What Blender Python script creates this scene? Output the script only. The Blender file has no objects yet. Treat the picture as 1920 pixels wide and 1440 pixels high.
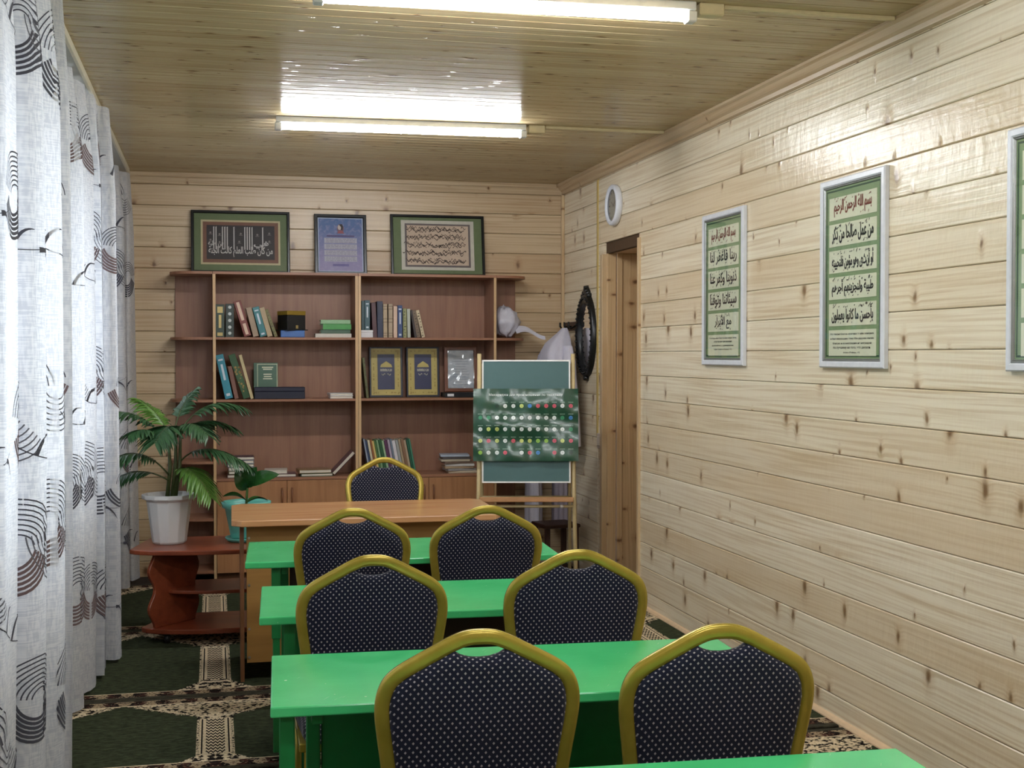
import bpy, bmesh, math, random
import numpy as np
from mathutils import Vector, Matrix
random.seed(7)
SC = bpy.context.scene
COL = SC.collection
R = math.radians

# ------------------------------------------------------------------ camera
cam = bpy.data.objects.new('camera', bpy.data.cameras.new('camera'))
COL.objects.link(cam); SC.camera = cam
PITCH = math.atan(55 / 2400); YAW = math.atan(560 / 2400 * math.cos(PITCH))
cam.location = (0, 0, 1.5)
cam.rotation_euler = (math.pi / 2 - PITCH, 0, -YAW)
cam.data.sensor_width = 36.0
cam.data.lens = 2400 / 1920 * 36.0
cam.data.clip_start = 0.05
# ------------------------------------------------------------------ sky (overcast daylight outside the windows)
W = bpy.data.worlds.new('sky'); SC.world = W; W.use_nodes = True
W.node_tree.nodes['Background'].inputs[0].default_value = (0.82, 0.91, 1.0, 1)
W.node_tree.nodes['Background'].inputs[1].default_value = 3.1
TUBE_POWER = 66.0
SC.view_settings.view_transform = 'Standard'
SC.view_settings.look = 'None'
SC.cycles.max_bounces = 7; SC.cycles.diffuse_bounces = 4; SC.cycles.glossy_bounces = 3; SC.cycles.transparent_max_bounces = 8
SC.view_settings.gamma = 1.0
SC.view_settings.use_curve_mapping = False
SC.view_settings.exposure = 0.76

# ------------------------------------------------------------------ helpers
def srgb(r, g, b):
    def f(c):
        c /= 255.0
        return c / 12.92 if c <= .04045 else ((c + .055) / 1.055) ** 2.4
    return (f(r), f(g), f(b), 1.0)

class NT:
    def __init__(s, name):
        s.mat = bpy.data.materials.new(name); s.mat.use_nodes = True
        s.t = s.mat.node_tree; s.bsdf = s.t.nodes['Principled BSDF']; s.out = s.t.nodes['Material Output']
    def n(s, typ, **kw):
        x = s.t.nodes.new(typ)
        for k, v in kw.items(): setattr(x, k, v)
        return x
    def put(s, sock, v):
        if isinstance(v, bpy.types.NodeSocket): s.t.links.new(v, sock)
        else: sock.default_value = v
    def m(s, op, a, b=0.0, c=0.0):
        x = s.n('ShaderNodeMath', operation=op)
        s.put(x.inputs[0], a); s.put(x.inputs[1], b); s.put(x.inputs[2], c)
        return x.outputs[0]
    def vec(s, x, y, z=0.0):
        c = s.n('ShaderNodeCombineXYZ')
        s.put(c.inputs[0], x); s.put(c.inputs[1], y); s.put(c.inputs[2], z)
        return c.outputs[0]
    def sep(s, v):
        c = s.n('ShaderNodeSeparateXYZ'); s.put(c.inputs[0], v); return c.outputs
    def noise(s, v, scale=1.0, detail=2.0, rough=.5):
        x = s.n('ShaderNodeTexNoise'); s.put(x.inputs['Vector'], v)
        x.inputs['Scale'].default_value = scale; x.inputs['Detail'].default_value = detail
        x.inputs['Roughness'].default_value = rough
        return x.outputs[0]
    def mix(s, f, a, b):
        x = s.n('ShaderNodeMix', data_type='RGBA'); s.put(x.inputs[0], f); s.put(x.inputs[6], a); s.put(x.inputs[7], b)
        return x.outputs[2]
    def ramp(s, v, lo, hi, a=0.0, b=1.0):
        x = s.n('ShaderNodeMapRange', interpolation_type='SMOOTHSTEP')
        s.put(x.inputs[0], v)
        for i, q in enumerate((lo, hi, a, b)): s.put(x.inputs[i + 1], q)
        return x.outputs[0]
    def bump(s, h, strength=.3, dist=.002):
        b = s.n('ShaderNodeBump'); b.inputs['Strength'].default_value = strength
        b.inputs['Distance'].default_value = dist; s.put(b.inputs['Height'], h)
        s.t.links.new(b.outputs[0], s.bsdf.inputs['Normal'])
    def set(s, **kw):
        names = dict(col='Base Color', rough='Roughness', metal='Metallic', spec='Specular IOR Level', trans='Transmission Weight',
                     emit='Emission Color', estr='Emission Strength', coat='Coat Weight', coatr='Coat Roughness', sheen='Sheen Weight')
        for k, v in kw.items(): s.put(s.bsdf.inputs[names[k]], v)
        return s

_cols = {}
def flat(rgb, rough=.5, metal=0.0, var=.12):
    """plain painted / printed surface with a little procedural mottling"""
    key = (tuple(rgb), rough, metal)
    if key in _cols: return _cols[key]
    t = NT('surface_%d' % len(_cols)); c = srgb(*rgb)
    pos = t.n('ShaderNodeNewGeometry').outputs['Position']
    f = t.noise(pos, 35.0, 3.0)
    d = tuple(x * (1 - var) for x in c[:3]) + (1,); l = tuple(min(1, x * (1 + var)) for x in c[:3]) + (1,)
    t.set(col=t.mix(f, d, l), rough=rough, metal=metal)
    _cols[key] = t.mat
    return t.mat

def pine(name, along, cross, light, dark, bumpy=.5, rough=.3, warm=.45, kv=(6.0, 3.4), spec=.5):
    """varnished pine; kv = knot cell density along and across the board"""
    t = NT(name)
    pos = t.sep(t.n('ShaderNodeNewGeometry').outputs['Position'])
    rnd = t.n('ShaderNodeObjectInfo').outputs['Random']
    a = t.m('ADD', pos[along], t.m('MULTIPLY', rnd, 91.0))
    c = t.m('ADD', pos[cross], t.m('MULTIPLY', rnd, 37.0))
    wob = t.noise(t.vec(t.m('MULTIPLY', a, 22.0), t.m('MULTIPLY', c, 22.0)), 1.0, 2.0)
    v = t.n('ShaderNodeTexVoronoi', voronoi_dimensions='2D'); v.inputs['Scale'].default_value = 1.0
    t.put(v.inputs['Vector'], t.vec(t.m('ADD', t.m('MULTIPLY', a, kv[0]), t.m('MULTIPLY', wob, .10)), t.m('ADD', t.m('MULTIPLY', c, kv[1]), t.m('MULTIPLY', wob, .12))))
    rc = t.sep(v.outputs['Color'])
    gate = t.m('GREATER_THAN', rc[0], .60)
    size = t.m('ADD', .35, t.m('MULTIPLY', rc[1], rc[1]))
    d = t.m('ADD', t.m('DIVIDE', v.outputs['Distance'], size), t.m('MULTIPLY', gate, 3.0))
    halo = t.ramp(d, 0.0, .30, 1.0, 0.0)
    knot = t.ramp(d, .02, .13, 1.0, 0.0)
    streak = t.noise(t.vec(t.m('MULTIPLY', a, .9), t.m('MULTIPLY', c, 5.0)), 1.0, 0.0)
    g = t.m('ADD', c, t.m('ADD', t.m('MULTIPLY', halo, .012), t.m('MULTIPLY', streak, .03)))
    grain = t.noise(t.vec(t.m('MULTIPLY', a, 1.3), t.m('MULTIPLY', g, 75.0)), 1.0, 3.0, .55)
    fine = t.noise(t.vec(t.m('MULTIPLY', a, 6.0), t.m('MULTIPLY', c, 420.0)), 1.0, 1.0)
    f = t.ramp(grain, .38, .68)
    f = t.m('MAXIMUM', t.m('MULTIPLY', f, t.m('ADD', .35, t.m('MULTIPLY', streak, .65))), t.m('MULTIPLY', t.ramp(fine, .55, .8), .25))
    col = t.mix(f, light, dark)
    big = t.noise(t.vec(t.m('MULTIPLY', a, .7), t.m('MULTIPLY', c, 3.0)), 1.0, 2.0)
    tint = t.m('ADD', t.m('MULTIPLY', t.m('SUBTRACT', rnd, .5), .9), t.m('SUBTRACT', big, .5))
    wc = tuple(x * y for x, y in zip(dark[:3], (1.0, .93, .84))) + (1,)
    col = t.mix(t.ramp(tint, -.2, .6, 0, warm), col, wc)
    hc = tuple(x * y for x, y in zip(dark[:3], (.82, .68, .52))) + (1,); kc = tuple(x * y for x, y in zip(dark[:3], (.34, .24, .17))) + (1,)
    col = t.mix(t.m('MULTIPLY', halo, .5), col, hc)
    col = t.mix(t.m('MULTIPLY', knot, .92), col, kc)
    t.set(col=col, rough=rough, spec=spec)
    und = t.noise(t.vec(t.m('MULTIPLY', a, 14.0), t.m('MULTIPLY', c, 5.0)), 1.0, 3.0, .6)
    h = t.m('ADD', t.m('MULTIPLY', grain, .22), t.m('ADD', und, t.m('MULTIPLY', halo, .7)))
    t.bump(h, bumpy, .004)
    return t.mat

def laminate(name, a, b, axis=2, rough=.4, scale=1.0):
    """printed wood laminate, grain along the given object axis"""
    t = NT(name)
    o = t.sep(t.n('ShaderNodeNewGeometry').outputs['Position'])
    k = [26.0, 26.0, 26.0]; k[axis] = 1.6
    v = t.vec(*[t.m('MULTIPLY', o[i], k[i] * scale) for i in range(3)])
    f = t.noise(v, 1.0, 4.0, .6)
    k2 = [160.0] * 3; k2[axis] = 5.0
    f2 = t.noise(t.vec(*[t.m('MULTIPLY', o[i], k2[i] * scale) for i in range(3)]), 1.0, 1.0)
    t.set(col=t.mix(t.m('ADD', t.ramp(f, .3, .75, 0, .8), t.m('MULTIPLY', t.ramp(f2, .5, .8), .2)), a, b), rough=rough)
    return t.mat

class MB:
    def __init__(s): s.v = []; s.f = []; s.sm = []
    def add(s, vs, fs, smooth=False):
        o = len(s.v); s.v += [tuple(p) for p in vs]
        s.f += [tuple(i + o for i in f) for f in fs]; s.sm += [smooth] * len(fs); return s
    def box(s, x0, x1, y0, y1, z0, z1, M=None):
        vs = [(x, y, z) for x in (x0, x1) for y in (y0, y1) for z in (z0, z1)]
        if M is not None: vs = [M @ Vector(p) for p in vs]
        return s.add(vs, [(0, 1, 3, 2), (4, 6, 7, 5), (0, 4, 5, 1), (2, 3, 7, 6), (0, 2, 6, 4), (1, 5, 7, 3)])
    def cyl(s, p, q, r, r2=None, n=12, caps=True):
        r2 = r if r2 is None else r2
        p, q = Vector(p), Vector(q); d = (q - p).normalized()
        u = d.orthogonal().normalized(); w = d.cross(u)
        vs = []
        for k in range(n):
            a = 2 * math.pi * k / n; e = u * math.cos(a) + w * math.sin(a)
            vs += [p + e * r, q + e * r2]
        fs = [(2 * k, 2 * ((k + 1) % n), 2 * ((k + 1) % n) + 1, 2 * k + 1) for k in range(n)]
        s.add(vs, fs, True)
        if caps:
            o = len(s.v) - 2 * n
            s.f += [tuple(o + 2 * k for k in reversed(range(n))), tuple(o + 2 * k + 1 for k in range(n))]; s.sm += [False, False]
        return s
    def tube(s, pts, rad, n=8, caps=True):
        """round tube along a polyline; rad a number or a list"""
        pts = [Vector(p) for p in pts]; m = len(pts)
        rad = [rad] * m if not hasattr(rad, '__len__') else rad
        u = None; vs = []
        for i in range(m):
            d = (pts[min(i + 1, m - 1)] - pts[max(i - 1, 0)]).normalized()
            if u is None: u = d.orthogonal().normalized()
            u = (u - d * u.dot(d)).normalized(); w = d.cross(u)
            vs += [pts[i] + (u * math.cos(2 * math.pi * k / n) + w * math.sin(2 * math.pi * k / n)) * rad[i] for k in range(n)]
        fs = [(i * n + k, i * n + (k + 1) % n, (i + 1) * n + (k + 1) % n, (i + 1) * n + k) for i in range(m - 1) for k in range(n)]
        if caps: fs += [tuple(reversed(range(n))), tuple((m - 1) * n + k for k in range(n))]
        return s.add(vs, fs, True)
    def bar(s, pts, nrm, wid, dep, n=10):
        """flat oval bar along a polyline; nrm = plane normal, wid across the path in the plane, dep along the normal"""
        pts = [Vector(p) for p in pts]; m = len(pts); nrm = Vector(nrm).normalized(); vs = []
        for i in range(m):
            d = (pts[min(i + 1, m - 1)] - pts[max(i - 1, 0)]).normalized()
            w = d.cross(nrm).normalized(); b = w.cross(d).normalized()
            for k in range(n):
                a = 2 * math.pi * (k + .5) / n; ca, sa = math.cos(a), math.sin(a)
                ex = math.copysign(abs(ca) ** .55, ca); ey = math.copysign(abs(sa) ** .55, sa)
                vs.append(pts[i] + w * ex * wid / 2 + b * ey * dep / 2)
        fs = [(i * n + k, i * n + (k + 1) % n, (i + 1) * n + (k + 1) % n, (i + 1) * n + k) for i in range(m - 1) for k in range(n)]
        fs += [tuple(reversed(range(n))), tuple((m - 1) * n + k for k in range(n))]
        return s.add(vs, fs, True)
    def lathe(s, prof, n=24, c=(0, 0, 0), flatside=False):
        m = len(prof); vs = []
        for r, z in prof:
            vs += [(c[0] + r * math.cos(2 * math.pi * k / n), c[1] + r * math.sin(2 * math.pi * k / n), c[2] + z) for k in range(n)]
        fs = [(i * n + k, i * n + (k + 1) % n, (i + 1) * n + (k + 1) % n, (i + 1) * n + k) for i in range(m - 1) for k in range(n)]
        return s.add(vs, fs, not flatside)
    def prism(s, poly, a, b, axis='z', smooth=False):
        """polygon (2-D) extruded from a to b along axis; for axis y the polygon is (x, z), for x it is (y, z)"""
        def P(p, h): return {'z': (p[0], p[1], h), 'y': (p[0], h, p[1]), 'x': (h, p[0], p[1])}[axis]
        n = len(poly)
        vs = [P(p, a) for p in poly] + [P(p, b) for p in poly]
        fs = [tuple(range(n)), tuple(reversed(range(n, 2 * n)))]
        s.add(vs, fs)
        o = len(s.v) - 2 * n
        s.f += [(o + k, o + n + k, o + n + (k + 1) % n, o + (k + 1) % n) for k in range(n)]; s.sm += [smooth] * n
        return s
    def grid(s, fn, nu, nv, smooth=True):
        vs = [fn(i / nu, j / nv) for i in range(nu + 1) for j in range(nv + 1)]
        fs = [(i * (nv + 1) + j, (i + 1) * (nv + 1) + j, (i + 1) * (nv + 1) + j + 1, i * (nv + 1) + j + 1) for i in range(nu) for j in range(nv)]
        return s.add(vs, fs, smooth)
    def mesh(s, name, mat=None, bevel=0, seg=1, fixn=True):
        me = bpy.data.meshes.new(name); me.from_pydata(s.v, [], s.f)
        me.polygons.foreach_set('use_smooth', s.sm)
        if bevel or fixn:
            bm = bmesh.new(); bm.from_mesh(me)
            if fixn: bmesh.ops.recalc_face_normals(bm, faces=bm.faces)
            if bevel:
                es = [e for e in bm.edges if len(e.link_faces) == 2 and e.calc_face_angle(0) > .5]
                bmesh.ops.bevel(bm, geom=es, offset=bevel, segments=seg, affect='EDGES', profile=.5, clamp_overlap=True)
            bm.to_mesh(me); bm.free()
        if mat: me.materials.append(mat)
        return me
    def build(s, name, mat, parent=None, bevel=0, seg=1, fixn=True):
        return obj(name, s.mesh(name, mat, bevel, seg, fixn), parent)

def obj(name, me, parent=None):
    o = bpy.data.objects.new(name, me); COL.objects.link(o)
    if parent is not None: o.parent = parent
    return o
def tag(o, label, cat, group=None):
    o['label'] = label; o['category'] = cat
    if group: o['group'] = group
    return o
def struct(o): o['kind'] = 'structure'; return o
def thing(name, label, cat, loc=(0, 0, 0), rotz=0.0, group=None):
    o = obj(name, None); o.location = loc; o.rotation_euler = (0, 0, rotz)
    return tag(o, label, cat, group)
def copy_tree(o, parent=None):
    c = o.copy(); COL.objects.link(c)
    if parent is not None: c.parent = parent
    for ch in list(o.children): copy_tree(ch, c)
    return c

# ---- lettering
AR = {}
for ch, b, n in [('ا', 0xFE8D, 2), ('أ', 0xFE83, 2), ('ب', 0xFE8F, 4), ('ت', 0xFE95, 4), ('ة', 0xFE93, 2), ('ج', 0xFE9D, 4), ('ح', 0xFEA1, 4),
                 ('د', 0xFEA9, 2), ('ذ', 0xFEAB, 2), ('ر', 0xFEAD, 2), ('ز', 0xFEAF, 2), ('س', 0xFEB1, 4), ('ص', 0xFEB9, 4), ('ط', 0xFEC1, 4),
                 ('ع', 0xFEC9, 4), ('غ', 0xFECD, 4), ('ف', 0xFED1, 4), ('ك', 0xFED9, 4), ('ل', 0xFEDD, 4), ('م', 0xFEE1, 4), ('ن', 0xFEE5, 4),
                 ('ه', 0xFEE9, 4), ('و', 0xFEED, 2), ('ؤ', 0xFE85, 2), ('ى', 0xFEEF, 2), ('ي', 0xFEF1, 4), ('ئ', 0xFE89, 4),
                 ('\u0001', 0xFEFB, 2), ('\u0002', 0xFEF7, 2)]: AR[ch] = (b, n)
def arabic(s):
    s = s.replace('لا', '\u0001').replace('لأ', '\u0002'); out = []
    for i, c in enumerate(s):
        if c not in AR: out.append(c); continue
        b, n = AR[c]
        prev = i > 0 and s[i - 1] in AR and AR[s[i - 1]][1] == 4
        nxt = n == 4 and i + 1 < len(s) and s[i + 1] in AR
        out.append(chr(b + ((3 if nxt else 1) if prev else (2 if nxt else 0))))
    return ''.join(reversed(out))
def lettering(name, body, w, h, mat, parent, x=0, y=0, z=0, res=2, bold=0.0, slant=0.0, fn=None, heavy=0.0):
    """text fitted into a w x h box centred at (x, z) on the local xz plane at depth y, facing -y"""
    c = bpy.data.curves.new('lettering', 'FONT'); c.body = body; c.size = 1.0; c.resolution_u = res; c.offset = bold
    t = bpy.data.objects.new('lettering', c)
    me = bpy.data.meshes.new_from_object(t); bpy.data.objects.remove(t); bpy.data.curves.remove(c)
    co = np.array([v.co[:] for v in me.vertices]); 
    lo, hi = co.min(0), co.max(0); q = (co - (lo + hi) / 2) / np.maximum(hi - lo, 1e-6)
    P = [(x + a[0] * w + slant * a[1] * h, y, z + a[1] * h) for a in q]
    if fn: P = [fn(p) for p in P]
    F = [tuple(f.vertices) for f in me.polygons]; n = len(P); bpy.data.meshes.remove(me)
    m = MB(); m.add(P, F)
    for k in (1, 2) if heavy else ():          # heavier pen: the same strokes laid slightly apart
        m.add([(p[0] + heavy * (k == 1), p[1] - .00012 * k, p[2] + heavy * .8 * (k == 2)) for p in P], F)
    return m.build(name, mat, parent, fixn=False)

# ------------------------------------------------------------------ room dimensions
XR, YB, XL, YF, HC = 2.468, 8.935, -0.80, -1.7, 2.725
PITCHB = .1411; Z0 = 1.3775 - 9 * PITCHB          # board joints: right / back walls

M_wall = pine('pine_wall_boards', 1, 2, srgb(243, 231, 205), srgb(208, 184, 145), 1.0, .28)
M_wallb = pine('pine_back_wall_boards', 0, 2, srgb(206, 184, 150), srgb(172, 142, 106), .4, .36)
M_ceil = pine('pine_ceiling_boards', 0, 1, srgb(194, 176, 138), srgb(156, 130, 90), .22, .17, .35, (4.5, 14.0), .08)
M_trim = pine('pine_trim', 2, 1, srgb(214, 188, 148), srgb(184, 148, 104), .2, .38)
M_trimy = pine('pine_trim_long', 1, 2, srgb(208, 188, 154), srgb(176, 146, 108), .2, .38)
M_doorw = pine('pine_doorway', 2, 0, srgb(208, 176, 132), srgb(176, 140, 98), .2, .4)
M_gap = flat((84, 62, 40), .8)
M_plaster = flat((206, 198, 182), .8)
M_screed = flat((38, 30, 26), .7)

def board_mesh(name, L, w, axis, mat, th=.016, ch=.0035, gap=.0022):
    """one tongue-and-groove board, length L along x, face towards -y, width along z, chamfered long edges"""
    h = w - gap
    poly = [(0, 0), (th, 0), (th, h), (0, h)]
    poly = [(ch, 0), (th, 0), (th, h), (ch, h), (0, h - ch), (0, ch)]      # (y, z)
    m = MB(); m.prism(poly, 0, L, 'x')
    return m.mesh(name, mat)

# right wall (faces -x)
wall_right = struct(MB().box(XR + .016, XR + .05, 7.96, YB + .05, -.02, HC + .05).box(XR + .016, XR + .05, YF, 7.25, -.02, HC + .05)
                    .box(XR + .016, XR + .05, 7.25, 7.96, 2.155, HC + .05).build('wall_right', M_gap))
DY0, DY1, DZ = 7.25, 7.955, 2.155
_bm = {}
def rboard(y0, y1, z, parent, zt=None):
    w = PITCHB if zt is None else zt - z
    k = (round(y1 - y0, 4), round(w, 4))
    if k not in _bm:
        _bm[k] = board_mesh('board', y1 - y0, w, 1, M_wall)
    o = obj('board', _bm[k], parent)
    o.rotation_euler = (0, 0, -math.pi / 2); o.location = (XR, y1, z)
k = -1
z = Z0
rows = []
while z > 0.02: z -= PITCHB
while z < HC - .02:
    rows.append((max(z, .0), min(z + PITCHB, HC))); z += PITCHB
for z0, z1 in rows:
    zt = z1 if abs(z1 - z0 - PITCHB) > .002 else None
    rboard(8.10, YB, z0, wall_right, zt)
    if z0 >= DZ - .02:
        rboard(YF, 8.08, z0, wall_right, zt)
    elif z1 > DZ:
        rboard(YF, DY0, z0, wall_right, zt); rboard(DY1, 8.08, z0, wall_right, zt)
    else:
        rboard(YF, DY0, z0, wall_right, zt); rboard(DY1, 8.08, z0, wall_right, zt)
# back wall
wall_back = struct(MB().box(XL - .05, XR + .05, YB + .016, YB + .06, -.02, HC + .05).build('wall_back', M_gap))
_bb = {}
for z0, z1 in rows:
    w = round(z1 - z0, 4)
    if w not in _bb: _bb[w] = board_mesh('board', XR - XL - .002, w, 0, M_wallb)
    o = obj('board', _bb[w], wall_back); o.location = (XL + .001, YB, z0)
# rear wall behind the camera
wall_front = struct(MB().box(XL - .05, XR + .05, YF - .05, YF, -.02, HC + .05).build('wall_front', flat((214, 190, 150), .5)))
# ceiling: boards run across the room
ceiling = struct(MB().box(XL - .05, XR + .05, YF - .05, YB + .06, HC + .016, HC + .06).build('ceiling', M_gap))
cm = MB(); CP = .0885
cm.prism([(0, .0035), (.0035, 0), (CP - .0055, 0), (CP - .002, .0035), (CP - .002, .016), (0, .016)], XL, XR + .016, 'x')
cme = cm.mesh('board', M_ceil)
y = YB - CP
while y > YF - .02:
    o = obj('board', cme, ceiling); o.location = (0, y, HC); y -= CP
# left wall with window openings
WIN = [(1.2, 2.7), (3.3, 4.7), (5.3, 6.6), (7.1, 8.2)]; WZ0, WZ1 = .92, 2.30
wl = MB(); e = YF
for a, b in WIN:
    wl.box(XL - .16, XL, e, a, -.02, HC + .05); wl.box(XL - .16, XL, a, b, -.02, WZ0); wl.box(XL - .16, XL, a, b, WZ1, HC + .05); e = b
wl.box(XL - .16, XL, e, YB + .05, -.02, HC + .05)
wall_left = struct(wl.build('wall_left', M_plaster))
floor = struct(MB().box(XL - .05, XR + .05, YF - .05, YB + .06, -.06, 0).build('floor', M_screed))

# glass: reflection over clear see-through
def glass_mat(name, tint=(1, 1, 1, 1), rough=.02):
    t = NT(name); nt = t.t
    tr = t.n('ShaderNodeBsdfTransparent'); tr.inputs[0].default_value = tint
    gl = t.n('ShaderNodeBsdfGlossy'); gl.inputs['Roughness'].default_value = rough
    lw = t.n('ShaderNodeLayerWeight'); lw.inputs[0].default_value = .5
    fac = t.m('ADD', .035, t.m('MULTIPLY', t.m('POWER', lw.outputs['Facing'], 5.0), .9))
    mx = t.n('ShaderNodeMixShader')
    nt.links.new(fac, mx.inputs[0]); nt.links.new(tr.outputs[0], mx.inputs[1]); nt.links.new(gl.outputs[0], mx.inputs[2])
    nt.links.new(mx.outputs[0], t.out.inputs['Surface'])
    return t.mat
M_glass = glass_mat('clear_glass')
M_white = flat((232, 232, 230), .35)
for i, (a, b) in enumerate(WIN):
    x0, x1 = XL - .11, XL - .05
    fr = MB()
    fr.box(x0, x1, a, a + .06, WZ0, WZ1).box(x0, x1, b - .06, b, WZ0, WZ1).box(x0, x1, a + .06, b - .06, WZ0, WZ0 + .06).box(x0, x1, a + .06, b - .06, WZ1 - .06, WZ1)
    fr.box(x0, x1, (a + b) / 2 - .04, (a + b) / 2 + .04, WZ0 + .06, WZ1 - .06)
    w = struct(fr.build('window_%d' % (i + 1), M_white, None, .003))
    for p, q in ((a + .06, (a + b) / 2 - .04), ((a + b) / 2 + .04, b - .06)):
        MB().box(x0 + .028, x0 + .032, p, q, WZ0 + .06, WZ1 - .06).build('pane', M_glass, w)
    MB().box(XL - .05, XL + .015, a - .05, b + .05, WZ0 - .03, WZ0).build('window_sill', M_white, w, .004)

# trims
def trim(n, mb, mat, bevel=.003): return struct(mb.build('trim_%d' % n, mat, None, bevel))
# crown on the right wall: stepped profile
cr = MB(); prof = [(XR, HC), (XR - .055, HC), (XR - .055, HC - .012), (XR - .042, HC - .02), (XR - .030, HC - .042), (XR - .018, HC - .052), (XR - .016, HC - .07), (XR, HC - .075)]
vs = [(p[0], YF, p[1]) for p in prof] + [(p[0], YB, p[1]) for p in prof]; n = len(prof)
cr.add(vs, [(k, (k + 1) % n, n + (k + 1) % n, n + k) for k in range(n)] + [tuple(range(n)), tuple(reversed(range(n, 2 * n)))])
trim(1, cr, M_trimy, 0)
trim(2, MB().box(XL, XR - .056, YB - .02, YB, HC - .03, HC), M_wallb)
trim(3, MB().box(XR - .022, XR, YB - .026, YB, 0, HC - .076), M_trim)
trim(4, MB().box(XR - .006, XR + .01, 8.075, 8.105, .96, HC - .076), flat((196, 168, 96), .4))
trim(5, MB().prism([(XR, 0), (XR - .022, 0), (XR - .02, .012), (XR - .012, .022), (XR, .026)], YF, DY0 - .05, 'y'), flat((226, 196, 158), .45), 0)
# doorway: casing, deep lining and a plank door at the back of the recess
dr = MB()
dr.box(XR - .014, XR + .02, DY0 - .028, DY0 + .004, 0, DZ + .04)
dr.box(XR - .014, XR + .02, DY1 - .004, DY1 + .045, 0, DZ - .004)
door = struct(dr.build('door_1', M_trim, None, .003))
XD = XR + .42
MB().box(XR + .017, XR + .075, DY1 - .022, DY1 + .03, 0, DZ).build('jamb', M_doorw, door, .002)
MB().box(XR + .080, XR + .115, DY1 - .034, DY1 + .03, 0, DZ).build('door_stop', M_doorw, door, .002)
MB().box(XR + .118, XD, DY1 - .022, DY1 + .03, 0, DZ).build('reveal_board', M_doorw, door, .002)
MB().box(XR + .017, XD, DY0 - .05, DY0 + .015, 0, DZ).build('reveal_board', M_doorw, door, .002)
MB().box(XR + .051, XD, DY0 - .05, DY1 + .03, DZ, DZ + .03).build('lintel', M_doorw, door, .002)
dl = MB().box(XD, XD + .05, DY0 - .05, DY1 + .03, -.02, DZ + .03).build('door_leaf', M_doorw, door, .002)
MB().cyl((XD, 7.36, 1.02), (XD - .05, 7.36, 1.02), .011, n=10).box(XD - .058, XD - .042, 7.35, 7.46, 1.008, 1.032).build('door_handle', flat((150, 150, 150), .3, 1.0), dl)
MB().box(XR - .0, XD, DY0 - .05, DY1 + .03, -.05, .0).build('threshold', M_screed, door)

# ------------------------------------------------------------------ ceiling tubes
t = NT('lamp_diffuser'); t.set(col=(1, 1, 1, 1), emit=(0.93, 0.96, 1.0, 1), estr=TUBE_POWER, rough=.4); M_tube = t.mat
M_beige = flat((206, 190, 148), .45)
M_cap = flat((210, 210, 206), .35)
def tube_lamp(x0, x1, y, rz, label, clabel):
    cx = (x0 + x1) / 2; h = (x1 - x0) / 2
    t = thing('tube_lamp', label, 'lamp', (cx, y, HC), rz, 'ceiling tube lamps')
    MB().box(-h - .03, h + .03, -.031, .031, -.030, 0).build('housing', M_cap, t, .003)
    d = MB(); prof = [(.023 * math.sin(a), -.0345 - .036 * math.cos(a)) for a in [R(q) for q in range(-78, 79, 13)]]
    vs = [(-h, p[0], p[1] + .006) for p in prof] + [(h, p[0], p[1] + .006) for p in prof]; n = len(prof)
    d.add(vs, [(k, k + 1, n + k + 1, n + k) for k in range(n - 1)], True)
    d.add([(-h, p[0], p[1] + .006) for p in prof], [tuple(range(n))]); d.add([(h, p[0], p[1] + .006) for p in prof], [tuple(range(n))])
    d.build('diffuser', M_tube, t)
    for s in (-1, 1): MB().box(s * h, s * (h + .035), -.026, .026, -.068, -.0305).build('end_cap', M_cap, t, .004)
    b = MB().box(h + .045, h + .135, -.024, .024, -.042, 0).build('junction_box', M_beige, t, .004)
    # surface cable channel from the lamp to the right wall
    c = MB().box(0, XR - .058 - (cx + h + .14), -.011, .011, -.014, 0).build('cable_channel', M_beige, None, .002)
    c.location = (cx + h + .14, y + math.sin(rz) * h, HC); tag(c, clabel, 'cable channel', 'ceiling cable channels')
    return t
tube_lamp(.35, 1.60, 6.70, R(-2.2), 'short-looking white lit tube lamp on the ceiling nearer the bookcases', 'beige cable channel from the farther tube lamp to the wall')
tube_lamp(.36, 1.61, 4.26, R(-2.2), 'white lit tube lamp cut off by the top edge of the photo', 'beige cable channel along the ceiling at the top edge, by the nearer tube lamp')
tube_lamp(.36, 1.61, 1.82, R(-2.2), 'white lit tube lamp above the foremost green table, out of frame', 'beige cable channel of the out-of-frame lamp above the foremost table')
tube_lamp(.36, 1.61, -.62, 0.0, 'white lit tube lamp behind the camera at the rear of the room', 'beige cable channel of the lamp behind the camera')

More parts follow.
